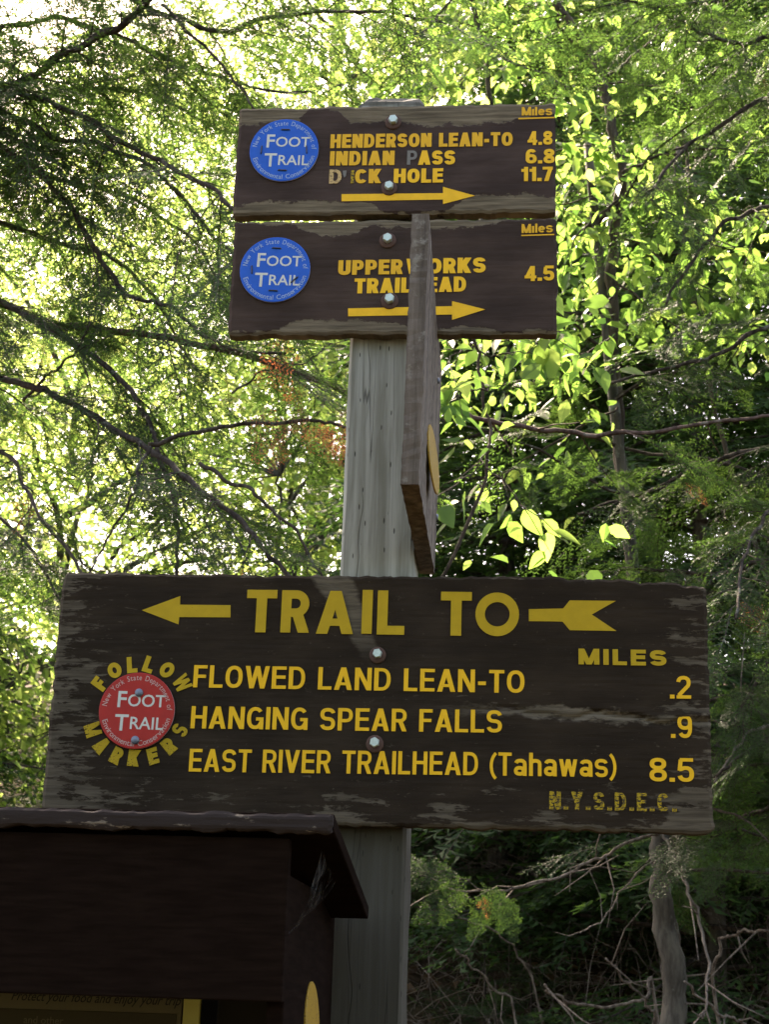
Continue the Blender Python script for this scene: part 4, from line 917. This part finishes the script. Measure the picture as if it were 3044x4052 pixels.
# ------------------------------------------------------------------ broad-leaved sapling on the right
def sapling(name, label, trunk_px, ydep, r0, twig_specs, rng, nobj, base_shift=(0, 0)):
    P = limb_path(trunk_px, ydep, rng, .004); foot = P[-1].copy(); foot[0] += base_shift[0]; foot[1] += base_shift[1]; foot[2] = float(hgt(foot[0], foot[1])) - .1
    root = empty(name, (foot[0], foot[1], foot[2] + .1)); o = np.array(root.location); tag(root, label, 'tree')
    Q = smooth_path([P[-1], P[-1] * .6 + foot * .4 + np.array([-.05, 0, 0]), P[-1] * .25 + foot * .75 + np.array([.04, .02, 0]), foot], 8)[1:]; A = np.concatenate([P, Q]); mb = MB(); mb.tube(A - o, np.linspace(r0 * .75, r0 * 1.05, len(A)) * (1 + .06 * rng.standard_normal(len(A))), 9, wob=.05, rng=rng)
    link('trunk', mb.mesh('trunk', [M['bark_sap']], True), root); n = 0; FP = []
    for px, ys, r, dens in twig_specs:
        T = limb_path(px, ys, rng, .004); mb = MB(); mb.tube(T - o, np.linspace(r, r * .4, len(T)), 6); spots = []
        d = np.diff(T, axis=0); seg = np.linalg.norm(d, axis=1); cum = np.concatenate([[0], np.cumsum(seg)])
        if dens:
            for s in np.arange(.06, cum[-1], .07):
                i = min(max(np.searchsorted(cum, s) - 1, 0), len(d) - 1); p = T[i] + d[i] * ((s - cum[i]) / seg[i]); t = d[i] / seg[i]
                sd_ = np.cross(t, [0, 0, 1]); sd_ /= np.linalg.norm(sd_) + 1e-9; dr = t * .6 + sd_ * rng.choice([-1, 1]) * rng.uniform(.3, 1) + np.array([0, 0, rng.uniform(-.7, .4)]); dr /= np.linalg.norm(dr)
                ln = rng.uniform(.08, .24); E = p + dr * ln; Mx = p + dr * ln * .5 + np.array([0, 0, .01]); mb.tube(np.array([p, Mx, E]) - o, [.0014, .0011, .0007], 4)
                for q in range(int(rng.integers(3, 6) * dens)): spots.append((p + dr * ln * rng.uniform(.25, 1), dr))
        FP += [p + rng.standard_normal(3) * [.07, .07, .05] for p, dr in spots for _ in range(3)]
        lo = link('branch', mb.mesh('branch', [M['bark_sap']], True), root)
        for p, dr in spots:
            if n >= nobj: break
            d2 = dr * .5 + np.array([rng.uniform(-.8, .8), rng.uniform(-.8, .8), rng.uniform(-1.0, -.05)]); up = np.array([rng.uniform(-.8, .8), rng.uniform(-1.0, .3), .9])
            ob = link('leaf', LEAVES[rng.integers(6)], lo); ob.matrix_local = Matrix.Translation(Vector(p - o)) @ Matrix((frame_from(d2, up) * rng.uniform(.7, 1.15)).tolist()).to_4x4(); n += 1
    FP = np.array(FP) - o; k = len(FP); L = rng.uniform(.03, .06, k)
    link('foliage', leaf_cloud(FP, rng.standard_normal((k, 3)) * [1, 1, .6] + [0, 0, -.6], rng.standard_normal((k, 3)) * .6 + [0, -.4, .9], L, L * .58, rng, M['leaf'], 'foliage', True), root, kind='stuff')
    return root
rng = np.random.default_rng(9)
sapling('beech_sapling', 'slender crooked broad-leaved sapling with bright backlit leaves right of the small signs',
        [(1150, -120), (1200, 0), (1240, 60), (1290, 130), (1310, 220), (1345, 370), (1330, 480), (1325, 650), (1335, 870), (1360, 1150), (1400, 1500), (1430, 1800), (1452, 2060)], (2.55, 2.72), .0180,
        [([(1345, 375), (1400, 345), (1450, 330), (1560, 322), (1680, 335)], (2.55, 2.45), .006, 0), ([(1450, 330), (1500, 300), (1540, 230), (1600, 180)], (2.50, 2.55), .004, 0),
         ([(1300, 160), (1240, 85), (1150, 92), (1080, 75), (950, 35)], (2.55, 2.65), .005, .5), ([(1312, 165), (1400, 95), (1450, 60), (1560, 70)], (2.55, 2.45), .004, .4), ([(1315, 180), (1400, 185), (1520, 200)], (2.55, 2.65), .0035, .4),
         ([(1345, 380), (1390, 420), (1470, 470), (1560, 520), (1660, 560)], (2.55, 2.45), .005, 1.1), ([(1338, 430), (1290, 470), (1240, 520), (1215, 600)], (2.55, 2.45), .004, 1), ([(1332, 500), (1400, 540), (1480, 600), (1580, 640)], (2.55, 2.40), .004, 1.1),
         ([(1328, 640), (1270, 680), (1180, 720), (1080, 740), (980, 760)], (2.57, 2.40), .004, 1), ([(1330, 720), (1240, 780), (1130, 820), (1000, 850)], (2.57, 2.35), .004, .7), ([(1330, 600), (1420, 680), (1530, 720), (1640, 740)], (2.55, 2.45), .004, .8),
         ([(1336, 880), (1240, 930), (1140, 990), (1060, 1050), (1000, 1090)], (2.60, 2.35), .0035, .55), ([(1320, 300), (1280, 330), (1240, 360), (1205, 420)], (2.55, 2.55), .0035, 1)], rng, 295)
sapling('beech_sapling', 'leafy broad-leaved sapling filling the space between crooked stem and right edge',
        [(1470, 250), (1490, 380), (1480, 520), (1510, 700), (1550, 900), (1640, 1200), (1740, 1450)], (2.95, 3.0), .008,
        [([(1490, 380), (1420, 420), (1340, 440), (1260, 480)], (2.95, 2.85), .003, 1.2), ([(1485, 430), (1560, 440), (1640, 470), (1720, 520)], (2.95, 2.85), .003, 1.2), ([(1480, 520), (1400, 540), (1320, 580), (1240, 640)], (2.95, 2.85), .003, 1.2),
         ([(1482, 540), (1560, 570), (1660, 620)], (2.95, 2.85), .003, 1.2), ([(1490, 620), (1420, 660), (1350, 700), (1270, 740)], (2.95, 2.85), .003, 1.0), ([(1495, 660), (1580, 690), (1680, 760)], (2.95, 2.85), .003, 1.0),
         ([(1475, 300), (1400, 310), (1330, 340), (1250, 350)], (2.95, 2.85), .003, 1.0), ([(1472, 280), (1550, 270), (1640, 300)], (2.95, 2.85), .003, .7)], rng, 290, (.45, .2))
sapling('viburnum_shrub', 'few bright leaves on thin stems right beside the post below the small signs',
        [(1000, 640), (1030, 740), (1050, 860), (1060, 980), (1000, 1150), (900, 1400), (840, 1700)], (1.2, 1.3), .004,
        [([(1030, 740), (990, 760), (955, 790)], (1.2, 1.1), .002, 1.1), ([(1035, 760), (1090, 770), (1150, 760)], (1.2, 1.2), .002, 1.0), ([(1055, 840), (1010, 850), (960, 860)], (1.2, 1.1), .002, 1.0), ([(1058, 960), (1030, 1010), (985, 1050)], (1.22, 1.1), .002, .6),
         ([(1050, 1010), (1100, 1050), (1130, 1100)], (1.22, 1.2), .002, .8), ([(1020, 700), (1080, 690), (1140, 700)], (1.2, 1.25), .002, 1.0)], rng, 120, (-.1, .1))
sapling('maple_sapling', 'thin young maple with large glowing leaves above the top sign',
        [(1000, -220), (1010, -60), (1040, 80), (1060, 240), (1050, 420), (1000, 640), (890, 900), (850, 1300), (820, 1700)], (2.6, 2.7), .010,
        [([(1010, -40), (940, 40), (880, 120), (820, 190)], (2.6, 2.4), .005, 1), ([(1040, 90), (1100, 130), (1180, 160), (1260, 210)], (2.6, 2.4), .005, 1), ([(1050, 140), (980, 180), (900, 200), (840, 215)], (2.6, 2.3), .004, 1),
         ([(1055, 330), (1180, 330), (1280, 310)], (2.65, 2.5), .004, 1), ([(1000, -100), (1100, -20), (1180, 30)], (2.6, 2.5), .004, 1), ([(1050, 400), (1200, 440), (1300, 420)], (2.65, 2.6), .004, .9)], rng, 190, (-.1, .1))

# ------------------------------------------------------------------ trees behind
def skew(x, y):                     # the line of sight drifts to the left of the signs' own depth axis
    return x - .182 * (y + 1.85) if y > 0 else x
def broad_tree(name, label, x, y, height, crown_c, crown_r, nclump, leafL, rng, mat, lean=(0, 0), r0=.09, group=None, per=64):
    x, crown_c = skew(x, y), (skew(crown_c[0], y), crown_c[1], crown_c[2]); gz = float(hgt(x, y)); root = empty(name, (x, y, gz)); tag(root, label, 'tree', group)
    zs = np.linspace(-.2, height, 22); P = np.stack([lean[0] * (zs / height) ** 1.5 + .06 * np.sin(zs * 1.1 + x), lean[1] * (zs / height) ** 1.5 + .06 * np.cos(zs * .9 + y), zs], 1)
    mb = MB(); mb.tube(P, np.linspace(r0, r0 * .2, 22), 9, wob=.05, rng=rng); link('trunk', mb.mesh('trunk', [M['bark_grey']], True), root)
    c = np.array(crown_c); cr = np.array(crown_r); pts = []
    while len(pts) < nclump:
        q = rng.uniform(-1, 1, 3); rr = np.linalg.norm(q)
        if rr < 1 and rng.random() < .35 + .65 * rr: pts.append(q * cr + c)
    pts = np.array(pts); pz = np.maximum(pts[:, 2] - gz, .4)
    mb = MB(); hubs = pts[rng.integers(0, len(pts), max(4, nclump // 14))]
    for h in hubs:
        hz = min(max(h[2] - gz - .6, .8), height * .95); b = P[min(int((hz + .2) / (height + .2) * 21), 21)]; e = h - np.array([x, y, gz]); m_ = b * .5 + e * .5 + np.array([0, 0, .15])
        mb.tube(smooth_path([b, m_, e], 5, rng, .02), np.linspace(r0 * .28, .006, 11), 5)
    hl = hubs - np.array([x, y, gz]); A = []; B = []
    for p in pts:
        k = np.argmin(np.linalg.norm(hubs - p, axis=1)); A.append(hl[k]); B.append(p - np.array([x, y, gz]))
    mb.sticks(A, B, .007, .003)
    link('limb', mb.mesh('limb', [M['bark_grey']]), root, kind='stuff')
    LP = []; LD = []; LN = []
    for p in pts:
        n = int(per * rng.uniform(.6, 1.4)); q = rng.standard_normal((n, 3)) * np.array([.30, .30, .13]); LP.append(q + p - np.array([x, y, gz])); dd = q * [1, 1, .4]; dd = dd / (np.linalg.norm(dd, axis=1)[:, None] + 1e-6) + np.array([0, 0, -.55]) + rng.standard_normal((n, 3)) * .35
        LD.append(dd); LN.append(np.array([0, 0, 1.]) + rng.standard_normal((n, 3)) * .55)
    LP = np.concatenate(LP); LD = np.concatenate(LD); LN = np.concatenate(LN); n = len(LP); L = leafL * rng.uniform(.65, 1.2, n)
    link('crown', leaf_cloud(LP, LD, LN, L, L * rng.uniform(.55, .85, n), rng, mat, 'crown'), root, kind='stuff'); return root
def conifer(name, label, x, y, height, z0, spread, rng, nlimb=60, r0=.10, group=None, step=.20, dead=.0, tpl=None):
    x = skew(x, y); gz = float(hgt(x, y)); root = empty(name, (x, y, gz)); tag(root, label, 'tree', group); o = np.array([x, y, gz])
    zs = np.linspace(-.2, height, 26); P = np.stack([.04 * np.sin(zs * .8 + x), .04 * np.cos(zs * .6), zs], 1); mb = MB(); mb.tube(P, np.linspace(r0, .012, 26), 10, wob=.06, rng=rng); link('trunk', mb.mesh('trunk', [M['bark_grey']], True), root)
    mb = MB(); sp = []
    for k in range(nlimb):
        z = z0 + (height - z0) * ((k + rng.random()) / nlimb); a = k * 2.4 + rng.uniform(-.5, .5); ln = spread * (1 - .75 * (z - z0) / (height - z0)) * rng.uniform(.6, 1.1)
        d = np.array([math.cos(a), math.sin(a), rng.uniform(-.15, .25)]); b = np.array([0, 0, z]); Q = [b]
        for q in range(6): d = d + np.array([0, 0, -.05]) + rng.standard_normal(3) * .05; d /= np.linalg.norm(d); Q.append(Q[-1] + d * ln / 6)
        Q = np.array(Q); mb.tube(Q, np.linspace(.011, .003, 7), 5); s = .25
        if rng.random() < dead: continue
        while s < 1:
            i = min(int(s * 6), 5); p = Q[i] + (Q[i + 1] - Q[i]) * (s * 6 - i); t = Q[i + 1] - Q[i]; t /= np.linalg.norm(t); sd_ = np.cross(t, [0, 0, 1]); sd_ /= np.linalg.norm(sd_) + 1e-9
            for sg in (-1, 1):
                d2 = t * rng.uniform(.4, 1) + sd_ * sg * rng.uniform(.5, 1) + np.array([0, 0, rng.uniform(-.45, .1)]); sp.append((frame_from(d2, np.array([rng.uniform(-.4, .4), rng.uniform(-.5, .3), 1.])) * rng.uniform(.8, 1.5), p))
            s += step / ln * rng.uniform(.7, 1.3)
    link('limb', mb.mesh('limb', [M['bark_hem']]), root, kind='stuff'); link('crown', join_templates(tpl or SPRAY_FAR, sp, rng, [M['needle'], M['bark_hem']], 'crown'), root, kind='stuff'); return len(sp)
rng = np.random.default_rng(2024)
LF = M['leaf_far']
broad_tree('maple_tree', 'yellow-green sunlit maple seen between the hemlock limbs', -.9, 7.2, 6.5, (-.9, 7.2, 4.6), (1.8, 1.3, 1.7), 200, .056, rng, LF)
broad_tree('maple_tree', 'young maple with low sunlit foliage filling the gap left of the post', .35, 6.4, 5.5, (.4, 6.6, 4.4), (1.2, 1.0, 1.5), 160, .052, rng, LF, r0=.05)
broad_tree('maple_tree', 'tall maple with pale crown rising behind the top sign', 1.3, 8.5, 9.5, (1.1, 8.4, 7.9), (2.0, 1.5, 2.0), 280, .062, rng, LF, r0=.11)
broad_tree('maple_tree', 'leafy maple glowing above the crooked sapling', 3.0, 8.8, 9.5, (2.9, 8.6, 8.8), (1.7, 1.4, 1.6), 170, .064, rng, LF)
broad_tree('maple_tree', 'far maple low on the slope behind the hemlock trunk', -2.6, 9.5, 6.0, (-2.3, 9.3, 5.2), (1.8, 1.4, 1.8), 150, .06, rng, LF)
broad_tree('birch_tree', 'distant pale-leaved tree on the hill behind the maples', .2, 12.5, 8.0, (.2, 12.5, 6.8), (3.0, 1.6, 2.4), 240, .072, rng, LF)
broad_tree('birch_tree', 'distant leafy tree on the hill at the far left', -3.6, 13.5, 7.5, (-3.0, 13.5, 6.8), (2.6, 1.6, 2.4), 200, .072, rng, LF)
broad_tree('birch_tree', 'tall thin-crowned tree showing pale leaves against the sky', -1.6, 17.0, 13.0, (-1.0, 17.0, 11.6), (3.2, 1.6, 2.8), 220, .08, rng, LF, r0=.12)
broad_tree('birch_tree', 'distant tall leafy tree behind the dark firs', 4.0, 13.0, 11.0, (4.0, 13.0, 11.0), (3.0, 1.6, 2.2), 300, .08, rng, LF)
broad_tree('maple_shrub', 'low leafy maple shrub between cabinet roof and hill', -1.7, 5.8, 2.2, (-1.5, 5.4, 2.75), (1.0, .7, .85), 110, .06, rng, LF, r0=.03)
broad_tree('maple_tree', 'slender maple whose thin crown hangs in the bright gap above the limbs', -1.3, 10.2, 8.0, (-.7, 10.0, 8.8), (1.7, 1.0, 1.1), 70, .058, rng, LF, r0=.06)
conifer('hemlock_tree', 'young hemlock at the left behind the big limbs', -1.5, 4.5, 4.2, .2, 1.1, rng, 45, .05, step=.2)
conifer('shade_pine', 'tall pine added behind the maples left of the post for its shade', 1.0, 15.6, 17.5, 11.5, 2.3, rng, 160, .15, step=.40, tpl=SPRAY_BIG)  # added to keep sun off the right-hand thicket; crown is above the view
for fx, fy, fh in ((-4.2, -4.6, 5.2), (-2.6, -5.6, 6.0), (-1.0, -4.9, 4.8), (.6, -5.8, 6.2), (2.2, -5.0, 5.0), (3.8, -5.4, 5.8), (5.2, -4.4, 5.4)):
    conifer('fir_tree', 'unseen fir added behind the camera to darken post and cabinet', fx, fy, fh, .2, 1.3, rng, 60, .07, 'light-blocking firs added behind the camera', .35, tpl=SPRAY_BIG)  # added out of view to cut low sky light on the lower post
conifer('fir_tree', 'dark dense fir behind the leafy sapling', 2.8, 5.2, 6.5, .2, 1.7, rng, 140, step=.14)
conifer('fir_tree', 'shaded fir standing close behind the large sign', 1.95, 4.2, 3.6, .2, 1.2, rng, 110, .05, step=.13)
conifer('fir_tree', 'tall dark hemlock with long boughs near the thin grey trunk', 1.9, 6.6, 5.6, .3, 1.7, rng, 120, step=.16)
conifer('fir_tree', 'broad dark fir at the edge of the thicket on the right', 3.8, 6.4, 8.5, .3, 1.9, rng, 160, step=.15)
conifer('fir_tree', 'unseen fir added beyond the right edge to block sky light', 4.4, 3.6, 12.0, .3, 2.0, rng, 120, .12, step=.3)  # out of frame, added to screen off sky light from the right
conifer('fir_tree', 'small fir between the post and the maple foliage', 1.3, 4.9, 3.6, .2, 1.2, rng, 110, .05, step=.12)
conifer('fir_tree', 'low fir on the slope left of the large sign', -1.7, 6.0, 2.2, .1, 1.1, rng, 60, .05, step=.15)
conifer('fir_tree', 'far fir closing the gap above the bank', 1.2, 8.6, 4.2, .2, 1.6, rng, 90, .08)
conifer('fir_tree', 'far dark fir high on the bank behind the thicket', 3.2, 9.6, 6.5, .2, 1.9, rng, 100, .09)

# slim trunk beneath the large sign's right end, with dead and live side branches
def slim_trunk():
    P = limb_path([(1400, 1500), (1415, 1700), (1425, 1850), (1440, 2000), (1470, 2212), (1490, 2400)], (2.6, 2.55), np.random.default_rng(6), .006); f = P[-1].copy(); f[2] = min(f[2], float(hgt(f[0], f[1]))) - .3
    root = empty('fir_tree', (f[0], f[1], float(hgt(f[0], f[1])))); tag(root, 'slim grey-barked fir trunk under the right end of the large sign', 'tree'); o = np.array(root.location); rg = np.random.default_rng(61)
    up = smooth_path([P[0] + [-.15, .1, 1.8], P[0] + [-.08, .05, .9], P[0]], 6)[:-1]; A = np.concatenate([up, P, [f]]); mb = MB(); mb.tube(A - o, np.interp(np.linspace(0, 1, len(A)), [0, 1], [.014, .038]) * (1 + .04 * rg.standard_normal(len(A))), 12, wob=.04, rng=rg)
    link('trunk', mb.mesh('trunk', [M['bark_grey']], True), root); ns = 0
    for k in range(26):
        b = A[int(rg.integers(0, len(up) + 22))]; a = rg.uniform(0, 6.28); d = np.array([math.cos(a), math.sin(a), rg.uniform(-.3, .2)]); ln = rg.uniform(.3, .9); Q = smooth_path([b, b + d * ln * .5 + [0, 0, .02], b + d * ln + [0, 0, -.06]], 5, rg, .01); mb = MB(); mb.tube(Q - o, np.linspace(.006, .0015, len(Q)), 5)
        lo = link('limb', mb.mesh('limb', [M['bark_hem']]), root)
        if rg.random() < .6:
            for q in range(5):
                t = Q[4 + q] - o; d2 = d + np.array([rg.uniform(-.8, .8), rg.uniform(-.8, .8), rg.uniform(-.4, .1)])
                link('needle_spray', SPRAY_ME[rg.integers(5)], lo).matrix_local = Matrix.Translation(Vector(t)) @ Matrix((frame_from(d2, np.array([rg.uniform(-.4, .4), -.3, 1])) * rg.uniform(.5, .9)).tolist()).to_4x4()
    def dead_limb(px, ys, r, forks, label=None, spr=()):
        Q = limb_path(px, ys, rg, .004); r *= .75; mb = MB(); mb.tube(Q - o, np.linspace(r, r * .45, len(Q)), 7)
        for _ in range(forks):
            i = int(rg.integers(len(Q) // 4, len(Q) - 2)); d = Q[i + 1] - Q[i]; d /= np.linalg.norm(d); e = d + rg.standard_normal(3) * .7; e /= np.linalg.norm(e); ln = rg.uniform(.06, .22)
            mb.tube(np.array([Q[i], Q[i] + e * ln * .5 + rg.standard_normal(3) * .01, Q[i] + e * ln]) - o, [r * .45, r * .35, r * .2], 5)
        lo = link('dead_limb', mb.mesh('dead_limb', [M['dead_wood']], True), root)
        if label: lo['label'] = label
        for dx, dy, y, sc, ang, dd in spr:
            t = at(dx, dy, y) - o; d2 = np.array([math.cos(ang), -.2, math.sin(ang)]); me = (SPRAY_DEAD[rg.integers(2)] if dd else SPRAY_ME[rg.integers(5)])
            link('dead_spray' if dd else 'needle_spray', me, lo).matrix_local = Matrix.Translation(Vector(t)) @ Matrix((frame_from(d2, np.array([.2, -.8, .7])) * sc).tolist()).to_4x4()
    dead_limb([(1432, 1797), (1350, 1822), (1250, 1880), (1130, 1912), (1000, 1925), (900, 1890)], (2.56, 2.3), .0065, 10, 'pale arching branch with a sunlit tuft at its tip',
              [(1010, 1900, 2.32, .55, 2.9, 0), (960, 1880, 2.3, .6, 3.3, 0), (1060, 1925, 2.33, .5, -2.0, 0), (1090, 1925, 2.34, .4, -1.7, 0), (990, 1890, 2.3, .5, -1.9, 0), (930, 1885, 2.28, .5, 3.0, 0), (1020, 1895, 2.3, .6, -2.5, 0), (1070, 1915, 2.3, .55, -1.2, 0), (900, 1900, 2.28, .5, -2.8, 0), (1040, 1905, 2.31, .5, -1.0, 0), (1045, 1935, 2.3, .3, -1.4, 1)])
    dead_limb([(1432, 1800), (1470, 1870), (1500, 1950), (1530, 2060), (1532, 2130), (1522, 2200)], (2.56, 2.2), .0075, 7, 'bent pale dead branch hanging beside the trunk')
    dead_limb([(1428, 1850), (1360, 1900), (1300, 1990), (1250, 2010)], (2.56, 2.3), .004, 5)
slim_trunk()

# ------------------------------------------------------------------ fallen branches and brush on the bank
def fallen(px, y, r, label, forks, seed, lay=.02):
    rg = np.random.default_rng(seed); P = limb_path(px, (y, y + .25), rg, .006)
    e = P[-1].copy() + np.array([.12, .1, 0]); e[2] = float(hgt(e[0], e[1])); P = np.concatenate([P, smooth_path([P[-1], (P[-1] + e) / 2 + [0, 0, .02], e], 4)[1:]])
    o = e.copy(); mb = MB(); mb.tube(P - o, np.linspace(r * .6, r, len(P)), 7)
    for _ in range(forks):
        i = int(rg.integers(1, len(P) - 3)); d = P[i + 1] - P[i]; d /= np.linalg.norm(d); q = d * .6 + rg.standard_normal(3) * .7; q /= np.linalg.norm(q); ln = rg.uniform(.08, .3)
        mb.tube(np.array([P[i], P[i] + q * ln * .5 + rg.standard_normal(3) * .012, P[i] + q * ln]) - o, [r * .5, r * .4, r * .2], 5)
    ob = link('fallen_branch', mb.mesh('fallen_branch', [M['dead_wood']], True), None, tuple(o)); tag(ob, label, 'branch')
fallen([(1180, 2128), (1195, 2148), (1270, 2172), (1390, 2155), (1402, 2105)], 2.9, .0055, 'pale curved dead branch lying in the brush beside the slim trunk', 4, 1)
fallen([(1662, 2012), (1600, 2018), (1560, 2045), (1542, 2125)], 2.6, .0055, 'crooked bare stick right of the hanging dead branch', 3, 2)
fallen([(985, 2050), (1010, 2075), (1060, 2120), (1100, 2160)], 3.0, .004, 'thin bare stick near the post in the dark brush', 3, 3)
fallen([(1310, 2070), (1345, 2110), (1385, 2150), (1420, 2190)], 2.8, .0045, 'short straight pale stick leaning towards the slim trunk', 2, 4)
fallen([(1480, 2120), (1530, 2160), (1580, 2200), (1620, 2212)], 2.4, .005, 'grey stick lying low at the foot of the hanging branch', 3, 5)
fallen([(960, 1960), (1010, 1990), (1090, 2030), (1150, 2100)], 3.4, .004, 'slender twig below the sunlit fir tuft', 4, 6)
fallen([(1545, 1690), (1590, 1620), (1640, 1575), (1700, 1545)], 2.2, .005, 'bare twig beside the right end of the large sign', 4, 7)

def bank():
    rg = np.random.default_rng(314); mb = MB(); n = 2200; A = []; B = []; R0 = []
    for k in range(n):
        y = rg.uniform(2.3, 7.5); x = rg.uniform(.1 - .1 * (y + 1.85), .25 + .17 * (y + 1.85)); p = np.array([x, y, float(hgt(x, y)) + rg.uniform(0, .35)]); d = np.array([rg.uniform(-1, 1), rg.uniform(-.6, .6), rg.uniform(-.25, .7)]); d /= np.linalg.norm(d); r = rg.uniform(.0008, .003)
        for q in range(4):
            e = p + d * rg.uniform(.05, .16); A.append(p); B.append(e); R0.append(r * (1 - q * .2)); p = e; d = d + rg.standard_normal(3) * .35; d /= np.linalg.norm(d)
    R0 = np.array(R0); mb.sticks(A, B, R0, R0 * .85); ob = link('brushwood', mb.mesh('brushwood', [M['dead_wood']]), kind='stuff'); tag(ob, 'tangle of dead twigs covering the bank below the large sign', 'brushwood')
    m = 9000; y = rg.uniform(1.2, 10, m); x = rg.uniform(-2.5, 5, m); P = np.stack([x, y, hgt(x, y) + rg.uniform(.0, .03, m)], 1); D = rg.standard_normal((m, 3)) * [1, 1, .3]; N = np.array([0, 0, 1.]) + rg.standard_normal((m, 3)) * .5; L = rg.uniform(.04, .085, m)
    ob = link('leaf_litter', leaf_cloud(P, D, N, L, L * .7, rg, M['litter'], 'leaf_litter'), kind='stuff'); tag(ob, 'brown fallen leaves scattered over the forest floor', 'leaf litter')
    m = 34000; c = rg.uniform(0, 1, (420, 2)) * [5.5, 6.5] + [-.6, 2.0]; c[:, 0] = c[:, 0] * .6 - .182 * (c[:, 1] + 1.85) + .3; k = rg.integers(0, 420, m); x = c[k, 0] + rg.standard_normal(m) * .10; y = c[k, 1] + rg.standard_normal(m) * .10; P = np.stack([x, y, hgt(x, y) + rg.uniform(0, .22, m) ** 1.2], 1); D = rg.standard_normal((m, 3)) * [.7, .7, .4] + [0, 0, .6]; L = rg.uniform(.02, .05, m)
    ob = link('ground_cover', leaf_cloud(P, D, rg.standard_normal((m, 3)) + [0, -.5, .6], L, L * .45, rg, M['moss'], 'ground_cover'), kind='stuff'); tag(ob, 'low mossy green plants growing over the bank', 'ground cover')
    where = ['beside the post foot', 'near the curved dead branch', 'at the slim trunk', 'among brown leaves', 'in the dark brush']
    for k in range(42):
        y = rg.uniform(2.5, 6.5); x = rg.uniform(.15 - .08 * (y + 1.85), .2 + .16 * (y + 1.85)); gz = float(hgt(x, y)); h = rg.uniform(.25, .75); root = empty('fir_seedling', (x, y, gz)); sz = 'tiny' if h < .42 else 'knee-high' if h < .6 else 'bushy tall'; tag(root, sz + ' fir seedling growing in the dark brush on the bank', 'seedling', sz + ' fir seedlings on the bank')
        ms = MB(); ms.tube([(0, 0, -.03), (.01, 0, h * .5), (0, .01, h)], [.006, .004, .002], 6); link('stem', ms.mesh('stem', [M['bark_hem']]), root)
        for q in range(11):
            a = q * 2.4 + rg.uniform(-.4, .4); z = h * (.2 + .75 * q / 11); d2 = np.array([math.cos(a), math.sin(a), rg.uniform(-.1, .4)])
            link('needle_spray', SPRAY_ME[rg.integers(5)], root).matrix_local = Matrix.Translation(Vector((0, 0, z))) @ Matrix((frame_from(d2, np.array([.1, -.4, 1.])) * (1.1 - .65 * q / 11) * h * 1.6).tolist()).to_4x4()
bank()
